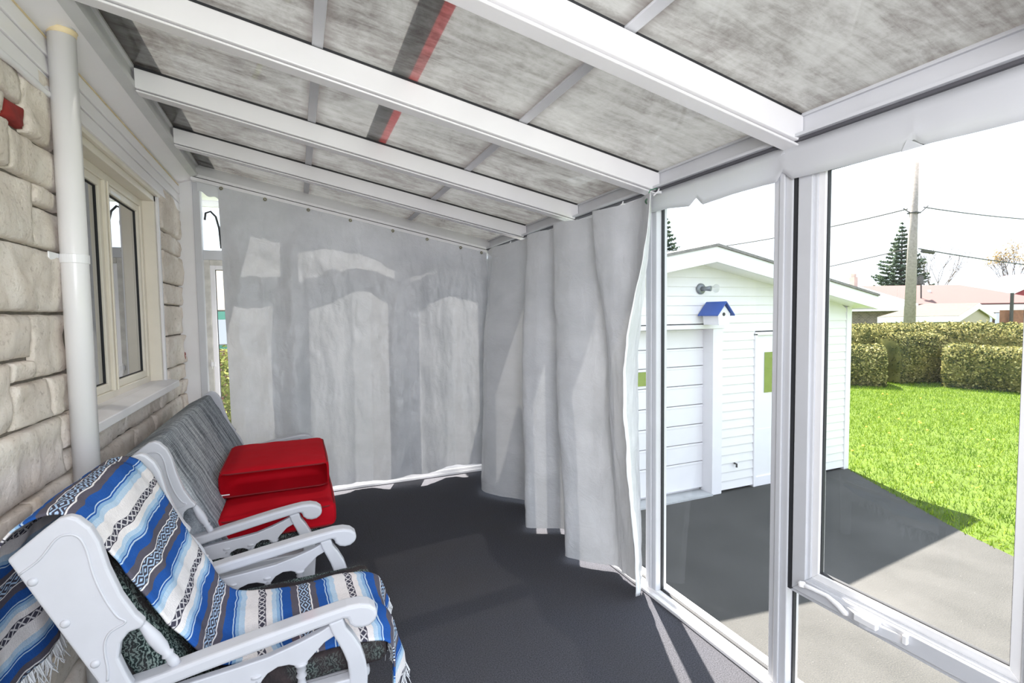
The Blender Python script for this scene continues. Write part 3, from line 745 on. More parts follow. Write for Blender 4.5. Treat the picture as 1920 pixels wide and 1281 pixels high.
# back curtain
def fk(s, t):
    x = -0.525+s*2.17
    return x
keys = np.linspace(0, 1, 40)
def yback(x, t):
    a = t**0.8
    y = 4.505
    y -= 0.012+a*0.02
    y -= a*(0.055*math.sin((x+0.2)*7.3)+0.03*math.sin(x*17+1.0+t)+0.012*math.sin(x*31+2))*0.8
    y -= 0.10*math.exp(-((x+0.15)/0.32)**2)*a + 0.07*math.exp(-((x-0.95)/0.14)**2)*min(1, t*2.2)*(1-t*0.5)
    y += 0.05*math.exp(-((x-0.50)/0.16)**2)*min(1, t*3)*(1-0.4*t)
    return min(y, 4.532)
mbk = MB(); uvk = []; NU, NV = 260, 110
for i in range(NU):
    s = i/(NU-1)
    for j in range(NV):
        t = j/(NV-1); xt = -0.525+s*2.18; xb = -0.49+s*2.145
        x = xt*(1-t)+xb*t; zt_ = rz(xt)-0.128-0.02*(xt > 1.4)*(xt-1.4); zb_ = 0.062+0.05*max(0, (xt-0.55))+0.01*math.sin(xt*9)
        zb_ += -0.03*(xt > 1.35)*min(1, (xt-1.35)*5)
        z = zt_*(1-t)+zb_*t
        w = min(1, 0.1+5*t)
        n = fbm(x*4, z*2.2, 2.0, 5)*0.022*w+fbm(x*16, z*7, 4.0, 3)*0.006*w
        mbk.v.append((x, min(yback(x, t)+n, 4.54), z)); uvk.append((s*2.3, (1-t)*2.4))
for i in range(NU-1):
    for j in range(NV-1):
        q = i*NV+j; mbk.f.append((q, q+1, q+NV+1, q+NV))
bc = obj('curtain', mbk, M['curtain'], smooth=True, uv=uvk)
tag(bc, 'broad flat silver grey tarp curtain hung across the far end of the porch', 'curtain', 'tarp curtains')
for px_ in (-0.50, -0.20, 0.115, 0.44, 0.79, 1.09, 1.40, 1.60):
    z = rz(px_)-0.155
    grommet(bc, (px_, 4.478, z), (0, -1, 0), M['chrome'], 0.009)
# clear-ish vinyl strip at top left of the back curtain
vs = MB(); xs = np.linspace(-0.665, -0.50, 12)
for k, x in enumerate(xs):
    vs.v += [(x, 4.528, rz(x)-0.132), (x, 4.53, rz(x)-0.21-0.03*(k/11)+0.01*math.sin(k))]
vs.f = [(2*k, 2*k+1, 2*k+3, 2*k+2) for k in range(11)]
tag(obj('valance', vs, M['valance'], solid=0.002), 'short white vinyl strip above the narrow gap left of the back curtain', 'valance')
# valance along the glass wall
va = MB(); VY = [2.2,2.0,1.858,1.812,1.772,1.6,1.45,1.394,1.368,1.331,1.2,1.0,0.957,0.935,0.905,0.8,0.6,0.3,0.0,-0.4]
VZ = [2.010,2.004,1.986,2.016,1.977,1.985,1.985,1.982,2.017,1.980,1.975,1.972,1.971,2.000,1.972,1.968,1.962,1.96,1.96,1.96]
ycur = np.linspace(2.2, -0.4, 261); zz_ = np.interp(-ycur, -np.array(VY), VZ)
for y, z in zip(ycur, zz_):
    for j in range(5):
        t = j/4; va.v.append((1.692-0.012*t+0.006*fbm(y*4, t*2, 8, 3)*t, y, 2.1115*(1-t)+z*t))
for i in range(260):
    for j in range(4):
        q = i*5+j; va.f.append((q, q+1, q+6, q+5))
vo = obj('valance', va, M['valance'], smooth=True, solid=0.002); tag(vo, 'long white vinyl valance with notched lower edge under the eave beam', 'valance')
fl_ = MB(); fl_.add([(1.676,0.962,1.971),(1.676,0.905,1.972),(1.664,0.940,1.998),(1.676,0.962,1.968),(1.676,0.905,1.969),(1.667,0.940,1.992)], [(0,1,2),(3,5,4),(0,3,4,1),(1,4,5,2),(2,5,3,0)])
obj('folded_flap', fl_, M['valance'], vo)

# ================================================================== CHAIRS
def rounded(poly, n=2):
    p = [Vector(q) for q in poly]
    for _ in range(n):
        o = []
        for i in range(len(p)):
            a, b = p[i], p[(i+1) % len(p)]; o += [a*0.75+b*0.25, a*0.25+b*0.75]
        p = o
    return [tuple(q) for q in p]
WING = [(-0.662,0.925),(-0.627,0.955),(-0.593,0.984),(-0.562,1.008),(-0.541,1.013),(-0.522,1.004),(-0.498,0.976),(-0.481,0.935),(-0.466,0.863),(-0.442,0.787),(-0.414,0.728),(-0.395,0.702),(-0.402,0.689),(-0.431,0.684),(-0.449,0.660),(-0.455,0.622),(-0.441,0.575),(-0.42,0.52),(-0.385,0.44),(-0.375,0.34),(-0.43,0.34),(-0.502,0.571)]
ARM = [(-0.47,0.535),(-0.36,0.551),(-0.268,0.567),(-0.14,0.587),(-0.024,0.604),(0.06,0.615),(0.11,0.621),(0.15,0.620),(0.178,0.611),(0.196,0.595),(0.202,0.577),(0.194,0.557),(0.175,0.545),(0.153,0.543),(0.132,0.549),(0.117,0.563),(0.112,0.582),(0.098,0.585),(0.055,0.577),(-0.026,0.565),(-0.14,0.547),(-0.27,0.527),(-0.36,0.512),(-0.47,0.49)]
POST = [(0.056,0.577),(0.066,0.545),(0.080,0.515),(0.095,0.480),(0.108,0.44),(0.112,0.40),(0.108,0.34),(0.10,0.22),(0.098,0.0),(0.148,0.0),(0.155,0.22),(0.165,0.34),(0.168,0.39),(0.163,0.43),(0.149,0.48),(0.128,0.522),(0.108,0.553),(0.099,0.585)]
RAIL = [(0.075,0.572),(0.03,0.552),(-0.03,0.534),(-0.11,0.515),(-0.20,0.506),(-0.30,0.498),(-0.42,0.486),(-0.42,0.44),(-0.33,0.425),(-0.300,0.428),(-0.275,0.426),(-0.262,0.424),(-0.24,0.447),(-0.21,0.457),(-0.18,0.456),(-0.155,0.446),(-0.142,0.442),(-0.13,0.446),(-0.112,0.466),(-0.085,0.478),(-0.055,0.476),(-0.035,0.466),(-0.022,0.462),(-0.008,0.468),(0.015,0.490),(0.045,0.517),(0.085,0.535)]
REAR = [(-0.375,0.345),(-0.43,0.345),(-0.50,0.0),(-0.45,0.0)]
def armchair(root, Yn, Yf_, fx):
    """white scroll-arm seat between outer faces Yn (near) and Yf_ (far); fx maps profile points"""
    T = lambda P: [fx(p) for p in P]
    for y0, y1, out in ((Yn, Yn+0.03, -1), (Yf_-0.03, Yf_, 1)):
        w = obj('wing_panel', MB().prism(T(WING), 'y', y0, y1), M['paint'], root, bevel=0.007, bseg=3)
        # routed bead following the outline and round screw caps
        inset = []
        c = Vector((-0.53, 0.78))
        for p in [(-0.64,0.885),(-0.60,0.915),(-0.565,0.96),(-0.54,0.967),(-0.52,0.955),(-0.507,0.92),(-0.495,0.85),(-0.475,0.785),(-0.452,0.735),(-0.435,0.715),(-0.47,0.695),(-0.482,0.66),(-0.478,0.60),(-0.48,0.57)]: inset.append(fx(p))
        cm = catmull(inset, 60)
        yo = y0-0.0005 if out < 0 else y1+0.0005
        yi = y1+0.0005 if out < 0 else y0-0.0005
        obj('bead', MB().tube([(p[0], yo, p[1]) for p in cm], 0.0032, 6), M['paint'], w, smooth=True)
        for p in ((-0.615,0.862),(-0.558,0.742),(-0.503,0.622)):
            q = fx(p); obj('screw_cap', MB().lathe((q[0],yo+0.003*out*-1,q[1]),(q[0],yo+0.006*out,q[1]),[(0,0.011),(0.5,0.0105),(0.85,0.007),(1,0.003)], 14), M['paint'], w, smooth=True)
    for y0, y1, ym, in ((Yn, Yn+0.06, Yn+0.03), (Yf_-0.06, Yf_, Yf_-0.03)):
        obj('armrest', MB().prism(T(ARM), 'y', y0, y1), M['paint'], root, bevel=0.010, bseg=3)
        obj('front_leg', MB().prism(T(POST), 'y', ym-0.022, ym+0.022), M['paint'], root, bevel=0.007, bseg=3)
        obj('rear_leg', MB().prism(T(REAR), 'y', ym-0.022, ym+0.022), M['paint'], root, bevel=0.005)
        r_ = obj('side_rail', MB().prism(T(RAIL), 'y', ym-0.013, ym+0.013), M['paint'], root, bevel=0.004)
        a0, a1 = fx((-0.415,0.700)), fx((-0.335,0.552))
        obj('turned_spindle', MB().lathe((a0[0],ym,a0[1]),(a1[0],ym,a1[1]),[(0,0.008),(0.15,0.012),(0.4,0.017),(0.6,0.016),(0.72,0.011),(0.76,0.016),(0.8,0.011),(0.9,0.014),(1,0.012)], 16), M['paint'], root, smooth=True)
        for sx in (-0.022, -0.142, -0.262):
            q = fx((sx, 0.47)); zt_ = q[1]
            obj('rail_spindle', MB().lathe((q[0],ym,zt_),(q[0],ym,0.385),[(0,0.019),(0.10,0.019),(0.13,0.012),(0.3,0.015),(0.36,0.010),(0.5,0.016),(0.6,0.010),(0.8,0.013),(1,0.012)], 14), M['paint'], root, smooth=True)
        obj('seat_rail', MB().prism(T([(-0.42,0.33),(0.13,0.335),(0.13,0.388),(-0.42,0.383)]), 'y', ym-0.02, ym+0.02), M['paint'], root, bevel=0.004)
    q = fx((0.15, 0.3))[0]
    obj('seat_deck', MB().box(fx((-0.40,.3))[0], q+0.03, Yn+0.055, Yf_-0.055, 0.345, 0.378), M['paint'], root, bevel=0.012, bseg=3)
    obj('front_rail', MB().box(q-0.035, q+0.005, Yn+0.05, Yf_-0.05, 0.27, 0.344), M['paint'], root, bevel=0.006)
    bp = [fx(p) for p in ((-0.615,0.86),(-0.632,0.852),(-0.44,0.40),(-0.42,0.41))]
    obj('back_panel', MB().prism(bp, 'y', Yn+0.03, Yf_-0.03), M['paint'], root)

def pillow(c, ax, ay, az, sx, sy, sz, puff=0.02, edge=0.03, n=18, seed=0.0, concave=None):
    """box cushion centred at c, axes ax ay az, sizes; rounded edges and puffed faces"""
    c, ax, ay, az = Vector(c), Vector(ax).normalized(), Vector(ay).normalized(), Vector(az).normalized()
    mb = MB(); nz_ = 8
    def add(u, v, w):  # -1..1
        x, y, z = u*sx/2, v*sy/2, w*sz/2
        ex, ey, ez = sx/2-edge, sy/2-edge, max(sz/2-edge, 0.001)
        q = Vector((max(-ex, min(ex, x)), max(-ey, min(ey, y)), max(-ez, min(ez, z)))); d = Vector((x, y, z))-q
        if d.length > 1e-6: d = d.normalized()*edge
        p = q+d
        pf = puff*max(0, 1-u*u)*max(0, 1-v*v)
        p.z += pf*w
        p.x += u*puff*0.5*max(0, 1-v*v)*max(0, 1-w*w); p.y += v*puff*0.5*max(0, 1-u*u)*max(0, 1-w*w)
        p.z += 0.004*fbm(u*3+seed, v*3, seed, 3)
        if concave and v <= -0.999:
            p.y += concave*max(0, 1-(w*w)**2)*max(0, 1-(u*u)**4)*(1.0-0.35*w)
        mb.v.append(tuple(c+ax*p.x+ay*p.y+az*p.z))
    def face(fn, a, b):
        o = len(mb.v)
        for i in range(a+1):
            for j in range(b+1): add(*fn(2*i/a-1, 2*j/b-1))
        for i in range(a):
            for j in range(b):
                q = o+i*(b+1)+j; mb.f.append((q, q+b+1, q+b+2, q+1))
    face(lambda u, v: (u, v, 1), n, n); face(lambda u, v: (v, u, -1), n, n)
    face(lambda u, w: (u, -1, w), n, nz_); face(lambda u, w: (-u, 1, w), n, nz_)
    face(lambda v, w: (1, v, w), n, nz_); face(lambda v, w: (-1, -v, w), n, nz_)
    return mb
def piping(c, ax, ay, az, sx, sy, off, r=0.004, cr=0.03, inset=0.008):
    c, ax, ay, az = Vector(c), Vector(ax).normalized(), Vector(ay).normalized(), Vector(az).normalized()
    hx, hy = sx/2-inset, sy/2-inset; pts = []
    for (kx, ky, a0) in ((1,1,0),(-1,1,90),(-1,-1,180),(1,-1,270)):
        for k in range(6):
            th = math.radians(a0+k*18); pts.append((kx*(hx-cr)+cr*math.cos(th), ky*(hy-cr)+cr*math.sin(th)))
    pts.append(pts[0]); P = []
    for a, b in zip(pts[:-1], pts[1:]):
        m = max(1, int(math.hypot(b[0]-a[0], b[1]-a[1])/0.05))
        for k in range(m): P.append((a[0]+(b[0]-a[0])*k/m, a[1]+(b[1]-a[1])*k/m))
    P.append(pts[0])
    return MB().tube([tuple(c+ax*x+ay*y+az*off) for x, y in P], r, 6)

# near armchair
ac = thing('armchair', 'white scroll-arm wooden armchair nearest the camera with a striped blanket on it', 'chair', (-0.2, 1.9, 0.0), 'white painted porch seats')
armchair(ac, 1.57, 2.23, lambda p: p)
sc_ = obj('seat_cushion', pillow((-0.06,1.90,0.417),(1,0,0.02),(0,1,0),(-0.02,0,1),0.60,0.55,0.085,0.008,0.028), M['teal'], ac, smooth=True)
obj('back_cushion', pillow((-0.478,1.90,0.708),(0.25,0,-0.50),(0,1,0),(0.50,0,0.25),0.57,0.56,0.10,0.004,0.035), M['teal'], ac, smooth=True)

# settee
def fset(p):
    x, z = p
    k = min(1, max(0, (x+0.42)/0.45))
    return (x-0.03-0.09*k, z-0.028*(1 if z > 0.66 else 0)*min(1, (z-0.66)/0.1))
st = thing('settee', 'wide white scroll-arm wooden settee below the window with grey tweed back cushion', 'settee', (-0.3, 3.33, 0.0), 'white painted porch seats')
armchair(st, 2.53, 4.14, fset)
for y in (2.98, 3.695):
    obj('seat_cushion', pillow((-0.19,y,0.41),(1,0,0.02),(0,1,0),(-0.02,0,1),0.56,0.70,0.085,0.008,0.028), M['teal'] if y < 3 else M['tweed'], st, smooth=True)
obj('back_cushion', pillow((-0.515,3.335,0.672),(0.25,0,-0.50),(0,1,0),(0.50,0,0.25),0.60,1.50,0.16,0.012,0.028, n=40), M['tweed'], st, smooth=True)
# red cushions
rcush = 'red box cushions stacked on the settee'
def redcush(c, sx, sy, sz, label, conc, tilt):
    ax, ay, az = (1, 0, tilt), (0, 1, 0), (-tilt, 0, 1)
    o = obj('cushion', pillow(c, ax, ay, az, sx, sy, sz, 0.012, 0.035, n=26, seed=c[1], concave=conc), M['red'], smooth=True)
    tag(o, label, 'cushion', rcush)
    for s in (1, -1): obj('piping', piping(c, ax, ay, az, sx, sy, s*(sz/2-0.012), 0.004, 0.05, 0.006), M['piping'], o, smooth=True)
    return o
redcush((-0.115, 2.93, 0.510), 0.53, 0.60, 0.12, 'red box cushion lying on the settee seat, lower one of the two', 0.02, 0.01)
u_ = redcush((-0.13, 3.20, 0.648), 0.53, 0.62, 0.14, 'red box cushion lying on top of the other red cushion', 0.20, 0.0)
obj('care_tag', MB().box(-0.385, -0.345, 2.905, 2.908, 0.598, 0.603), M['white'], u_)

# ---- blanket
path = [(-0.735,0.50),(-0.742,0.62),(-0.74,0.74),(-0.725,0.86),(-0.695,0.945),(-0.645,0.995),(-0.59,1.018),(-0.545,1.008),(-0.505,0.962),(-0.475,0.900),(-0.43,0.805),(-0.385,0.715),(-0.34,0.62),(-0.30,0.545),(-0.265,0.495),(-0.225,0.478),(-0.15,0.477),(-0.05,0.476),(0.06,0.476),(0.16,0.475),(0.225,0.468),(0.262,0.440),(0.278,0.38),(0.284,0.30),(0.288,0.22)]
pc = catmull(path, 400); L = np.concatenate([[0], np.cumsum(np.hypot(*np.diff(pc, axis=0).T))]); tot = L[-1]
def lerp(a, b, t): return a+(b-a)*t
def yedge(l):
    # near and far edge (metres of Y) along the blanket
    k = [0, 0.35, 0.55, 0.70, 0.90, 1.10, 1.25, 1.45, 1.65, 1.80, tot]
    near = [1.70, 1.64, 1.615, 1.61, 1.64, 1.665, 1.67, 1.645, 1.635, 1.62, 1.60]
    far = [2.13, 2.15, 2.155, 2.155, 2.16, 2.15, 2.11, 2.07, 2.085, 2.09, 2.12]
    return np.interp(l, k, near), np.interp(l, k, far)
NB, NW = 230, 40
bmb = MB(); buv = []
for i in range(NB):
    l0_ = tot*i/(NB-1)
    ya, yb = yedge(l0_)
    for j in range(NW):
        v = j/(NW-1); l = l0_ if l0_ < tot-0.26 else tot-0.26+(l0_-tot+0.26)*(1-0.62*v)
        x, z = np.interp(l, L, pc[:, 0]), np.interp(l, L, pc[:, 1])
        i2 = min(tot, l+0.01); dx, dz = np.interp(i2, L, pc[:, 0])-np.interp(l-0.01, L, pc[:, 0]), np.interp(i2, L, pc[:, 1])-np.interp(l-0.01, L, pc[:, 1])
        nn = math.hypot(dx, dz); nx, nz = (-dz/nn, dx/nn)
        y = ya+(yb-ya)*v
        w = fbm(l*5, y*7, 1.2, 4)*0.010+abs(fbm(l*2.2+y*3, y*4, 6, 2))*0.010
        if l < 0.5: w += -0.02*math.sin(y*14)*(0.5-l)*2
        if l > tot-0.28: w += 0.028*math.sin(y*22+0.5)*min(1, (l-tot+0.28)*5)
        cr = -0.010*((v-0.5)*2)**4
        bmb.v.append((x+nx*-(w+cr)*-1, y+0.006*fbm(l*6, v*2, 8, 2), z+nz*(w+cr))); buv.append((l+0.205+0.02*(v-0.5)-0.02, y))
for i in range(NB-1):
    for j in range(NW-1):
        q = i*NW+j; bmb.f.append((q, q+NW, q+NW+1, q+1))
bl = obj('blanket', bmb, M['blanket'], smooth=True, uv=buv, solid=0.006)
tag(bl, 'blue, white and grey striped fringed blanket draped over the near armchair', 'blanket')
RF = random.Random(5)
for end, row in (('a', 0), ('b', NB-1)):
    fm = MB()
    for k in range(110):
        j = RF.uniform(0, NW-1.01); a = Vector(bmb.v[row*NW+int(j)]).lerp(Vector(bmb.v[row*NW+int(j)+1]), j % 1)
        ln = RF.uniform(0.045, 0.085); d1 = Vector((RF.uniform(-0.012, 0.016), RF.uniform(-0.014, 0.014), -ln*0.5)); d2 = Vector((RF.uniform(-0.02, 0.02), RF.uniform(-0.022, 0.022), -ln*0.5))
        fm.tube([a+Vector((0,0,0.004)), a+d1, a+d1+d2], [0.0022, 0.0019, 0.001], 4)
    obj('fringe', fm, M['fringe'], bl)

# ================================================================== GARAGE
GZ = -0.70
GX0, GX1, GY, GYB = 1.98, 6.98, 4.60, 10.8
RX, RZW, EZW = 4.29, 2.065, 1.543
ga = thing('garage', 'white sided gable garage across the driveway', 'garage', (4.55, 6.0, GZ))
sd = MB()
def wall_poly_clip(z0, z1):
    """polygon of the gable front between z0 and z1"""
    def xr(z):
        if z <= EZW: return GX0, GX1
        f = (z-EZW)/(RZW-EZW); return max(GX0, GX1-2*(GX1-RX)*(1-0)+(GX1-RX)*f), GX1+(RX-GX1)*f
    a0, b0 = xr(z0); a1, b1 = xr(z1); return a0, b0, a1, b1
z = GZ+0.03; h = 0.107
DX0, DX1, DZ1 = 2.35, 4.51, 1.30
MX0, MX1, MZ1 = 5.215, 6.05, 1.22
while z < RZW-0.01:
    z1 = min(z+h, RZW); a0, b0, a1, b1 = wall_poly_clip(z, z1)
    segs = [(a0, b0, a1, b1)]
    def cut(segs, c0, c1):
        o = []
        for (p, q, r, s) in segs:
            if c0 <= p and c1 >= q: continue
            if c0 > p and c1 < q: o += [(p, c0, r, c0), (c1, q, c1, s)]
            else: o.append((p, q, r, s))
        return o
    if z < DZ1-0.02: segs = cut(segs, DX0-0.02, DX1+0.15)
    if z < MZ1-0.02: segs = cut(segs, MX0, MX1)
    for (p, q, r, s) in segs:
        sd.hexa([(p,GY-0.012,z),(q,GY-0.012,z),(q,GY+0.1,z),(p,GY+0.1,z)], [(r,GY,z1),(s,GY,z1),(s,GY+0.1,z1),(r,GY+0.1,z1)])
    z = z1
sd.box(GX0, GX0+0.1, GY+0.1, GYB, GZ, EZW).box(GX1-0.1, GX1, GY+0.1, GYB, GZ, EZW).box(GX0, GX1, GYB-0.1, GYB, GZ, EZW)
obj('walls', sd, M['siding'], ga)
obj('corner_board', MB().box(GX1-0.08, GX1+0.015, GY-0.02, GY+0.09, GZ, EZW), M['trimwhite'], ga)
obj('corner_board', MB().box(GX0-0.015, GX0+0.08, GY-0.02, GY+0.09, GZ, EZW), M['trimwhite'], ga)
# roof slabs with overhang
OH, YF0 = 0.42, 4.28
sl_ = (RZW-EZW)/(GX1-RX)
def roofslab(x_out, sgn):
    mb = MB(); th = 0.03; zr = RZW+0.155; zo = RZW-sl_*abs(x_out-RX)+0.155
    mb.hexa([(RX,YF0,zr),(x_out,YF0,zo),(x_out,GYB+0.3,zo),(RX,GYB+0.3,zr)], [(RX,YF0,zr+th),(x_out,YF0,zo+th),(x_out,GYB+0.3,zo+th),(RX,GYB+0.3,zr+th)])
    obj('roof', mb, M['shingle'], ga)
    mb = MB()
    mb.hexa([(RX,YF0+0.02,RZW-0.015),(x_out,YF0+0.02,zo-0.17),(x_out,YF0+0.05,zo-0.17),(RX,YF0+0.05,RZW-0.015)], [(RX,YF0+0.02,zr-0.002),(x_out,YF0+0.02,zo-0.002),(x_out,YF0+0.05,zo-0.002),(RX,YF0+0.05,zr-0.002)])
    xi = x_out-sgn*0.03
    mb.hexa([(xi,YF0+0.05,zo-0.17),(x_out,YF0+0.05,zo-0.17),(x_out,GYB+0.3,zo-0.17),(xi,GYB+0.3,zo-0.17)], [(xi,YF0+0.05,zo-0.002),(x_out,YF0+0.05,zo-0.002),(x_out,GYB+0.3,zo-0.002),(xi,GYB+0.3,zo-0.002)])
    obj('fascia', mb, M['trimwhite'], ga)
    mb = MB(); zs = zo-0.165
    mb.hexa([(RX,YF0+0.05,RZW-0.01),(x_out-sgn*0.03,YF0+0.05,zs+0.01),(x_out-sgn*0.03,GY+0.02,zs+0.01),(RX,GY+0.02,RZW-0.01)], [(RX,YF0+0.05,RZW+0.01),(x_out-sgn*0.03,YF0+0.05,zs+0.03),(x_out-sgn*0.03,GY+0.02,zs+0.03),(RX,GY+0.02,RZW+0.01)])
    obj('soffit', mb, M['soffit'], ga)
roofslab(7.10, 1); roofslab(1.86, -1)
# overhead door
gd = MB(); zl = [GZ+0.05,-0.318,-0.089,0.144,0.383,0.621,0.852,1.069,1.295]
for a, b in zip(zl[:-1], zl[1:]):
    gd.box(DX0, DX1, GY+0.13, GY+0.17, a+0.005, b-0.005); gd.box(DX0, DX1, GY+0.125, GY+0.131, b-0.03, b-0.005)
dd = obj('overhead_door', gd, M['trimwhite'], ga, bevel=0.003)
obj('door_window', MB().box(3.20, 3.72, GY+0.118, GY+0.13, 0.66, 0.82), M['darkglass'], dd)
obj('door_casing', MB().box(DX1, DX1+0.15, GY-0.03, GY+0.16, GZ, 1.32).box(DX0-0.1, DX0, GY-0.03, GY+0.16, GZ, 1.32).box(DX0-0.1, DX1+0.17, GY-0.04, GY+0.16, 1.30, 1.35), M['trimwhite'], ga, bevel=0.004)
obj('back_liner', MB().box(DX0-0.1, MX1+0.1, GY+0.18, GY+0.2, GZ, 1.5), M['trimwhite'], ga)
obj('apron', MB().box(DX0-0.05, DX1, GY-0.05, GY+0.17, GZ, GZ+0.02), M['concrete'], ga)
md = obj('side_door', MB().box(MX0+0.02, MX1-0.02, GY+0.0, GY+0.05, GZ+0.12, MZ1-0.02), M['trimwhite'], ga)
obj('door_frame', MB().box(MX0-0.02, MX0+0.02, GY-0.025, GY+0.06, GZ, MZ1).box(MX1-0.02, MX1+0.02, GY-0.025, GY+0.06, GZ, MZ1).box(MX0-0.02, MX1+0.02, GY-0.025, GY+0.06, MZ1-0.02, MZ1+0.02).box(MX0, MX1, GY-0.02, GY+0.06, GZ, GZ+0.12), M['trimwhite'], ga, bevel=0.003)
obj('door_window', MB().box(5.375, 5.90, GY-0.006, GY+0.001, 0.475, 0.985), M['darkglass'], md)
obj('kick_panel', MB().box(MX0+0.04, MX1-0.04, GY-0.004, GY+0.001, GZ+0.14, 0.02), M['siding'], md)
obj('spigot', MB().tube([(4.88,4.585,-0.36),(4.88,4.55,-0.36),(4.875,4.545,-0.40)], 0.012, 8), M['steel'], ga)
# lamp and birdhouse
gl_ = thing('wall_lamp', 'grey spotlight holder with bare bulb above the blue-roofed birdhouse', 'lamp', (4.33, 4.588, 1.72))
obj('mount_plate', MB().lathe((4.33,4.592,1.766),(4.33,4.565,1.766),[(0,0.065),(0.7,0.062),(1,0.045)], 20), M['lampgrey'], gl_, smooth=True)
obj('lamp_neck', MB().lathe((4.33,4.57,1.766),(4.37,4.47,1.765),[(0,0.028),(0.5,0.024),(1,0.032)], 14), M['lampgrey'], gl_, smooth=True)
obj('bulb', MB().lathe((4.37,4.47,1.765),(4.40,4.38,1.762),[(0,0.028),(0.3,0.03),(0.6,0.05),(0.85,0.045),(1,0.015)], 14), M['bulb'], gl_, smooth=True)
bh = thing('birdhouse', 'small white birdhouse with blue roof hung on the garage front', 'birdhouse', (4.43, 4.5, 1.34))
# the ridge stands square to the wall, entrance in the front gable
def GP(x, y, z):
    a = math.radians(-90); c, s = math.cos(a), math.sin(a); X, Y = x, y; return (4.40+c*X-s*Y, 4.42+s*X+c*Y, z)
def gprism(poly, x0, x1):
    n = len(poly); mb = MB(); mb.add([GP(x0, p[0], p[1]) for p in poly]+[GP(x1, p[0], p[1]) for p in poly], [tuple(range(n))[::-1], tuple(range(n, 2*n))]+[(i, (i+1) % n, (i+1) % n+n, i+n) for i in range(n)]); return mb
def hprism(poly, y0, y1):
    n = len(poly); mb = MB(); mb.add([GP(p[0], y0, p[1]) for p in poly]+[GP(p[0], y1, p[1]) for p in poly], [tuple(range(n))[::-1], tuple(range(n, 2*n))]+[(i, (i+1) % n, (i+1) % n+n, i+n) for i in range(n)]); return mb
obj('box', gprism([(-0.075,1.35),(0.075,1.35),(0.09,1.475),(0,1.575),(-0.09,1.475)], -0.11, 0.12), M['trimwhite'], bh)
obj('roof', gprism([(-0.125,1.452),(0.0,1.60),(0.125,1.452),(0.125,1.466),(0.0,1.614),(-0.125,1.466)], -0.15, 0.155), M['blue'], bh)
q0 = GP(0.119, -0.005, 1.47); q1 = GP(0.124, -0.005, 1.47)
obj('entrance_hole', MB().lathe(q0, q1, [(0,0.02),(1,0.02)], 14), M['black'], bh)

# ================================================================== VEGETATION
def leaf_cloud(mb_v, mb_f, P, N, size, rng):
    n = len(P); 
    d = N+rng.normal(0, 0.55, (n, 3)); d /= np.linalg.norm(d, axis=1)[:, None]
    a = np.cross(d, rng.normal(0, 1, (n, 3))); a /= np.linalg.norm(a, axis=1)[:, None]; b = np.cross(d, a)
    s = size*rng.uniform(0.6, 1.3, (n, 1))
    o = len(mb_v)
    Q = np.stack([P-a*s, P-b*s*0.6, P+a*s, P+b*s*0.6], 1).reshape(-1, 3)
    mb_v.extend(map(tuple, Q)); mb_f.extend([(o+4*i, o+4*i+1, o+4*i+2, o+4*i+3) for i in range(n)])
def hedge(name, label, path, w, zb, ht, n, size, mat, cat='hedge', group=None):
    """rounded hedge following a polyline path"""
    root = thing(name, label, cat, (path[0][0], path[0][1], zb), group)
    P = catmull(path, 60); hv = MB()
    prof = [(-0.5,0),(-0.52,0.35),(-0.5,0.75),(-0.38,0.94),(-0.15,1.0),(0.15,1.0),(0.38,0.94),(0.5,0.75),(0.52,0.35),(0.5,0)]
    rows = []
    for i in range(60):
        p = P[i]; t = P[min(i+1, 59)]-P[max(i-1, 0)]; t /= np.linalg.norm(t); nrm = np.array([-t[1], t[0]])
        e = min(1, 0.55+min(i, 59-i)/4)
        rows.append([(p[0]+nrm[0]*a*w*e, p[1]+nrm[1]*a*w*e, zb+b*ht*(0.85+0.15*e)+0.05*fbm(p[0]*2+a, p[1]*2, b, 3)) for a, b in prof])
    R = np.array(rows)
    m = R.shape[1]
    core = R.copy(); ctr = core.mean(1, keepdims=True); core = ctr+(core-ctr)*0.93
    hv.v = [tuple(q) for q in core.reshape(-1, 3)]
    hv.f = [(i*m+j, i*m+j+1, (i+1)*m+j+1, (i+1)*m+j) for i in range(59) for j in range(m-1)]+[tuple(range(m))[::-1], tuple(59*m+j for j in range(m))]
    obj('inner_growth', hv, M['hedge'] if mat == M['hedge'] else mat, root, smooth=True)
    ii = RNG.uniform(0, 58.99, n); jj = RNG.uniform(0, m-1.01, n); i0, j0 = ii.astype(int), jj.astype(int); fi, fj = (ii-i0)[:, None], (jj-j0)[:, None]
    Pp = (R[i0, j0]*(1-fi)*(1-fj)+R[i0+1, j0]*fi*(1-fj)+R[i0, j0+1]*(1-fi)*fj+R[i0+1, j0+1]*fi*fj)
    C = R.mean(1)[i0]; Nn = Pp-C; Nn /= np.linalg.norm(Nn, axis=1)[:, None]
    Pp = Pp+Nn*RNG.normal(0, 0.03, (n, 1))
    lv, lf = [], []; leaf_cloud(lv, lf, Pp, Nn, size, RNG)
    lm = MB(); lm.v, lm.f = lv, lf; obj('foliage', lm, mat, root)
    return root
hedge('hedge', 'clipped square hedge nearest the garage corner at the back of the lawn', [(14.9,10.4),(15.35,9.9),(15.8,9.4)], 1.3, -0.72, 1.15, 9000, 0.035, M['hedge'], group='clipped hedges behind the lawn')
hedge('hedge', 'low clipped hedge along the back of the lawn on the right', [(17.2,8.6),(17.6,7.5),(18.0,6.0),(18.3,4.0)], 1.4, -0.72, 1.15, 16000, 0.035, M['hedge'], group='clipped hedges behind the lawn')
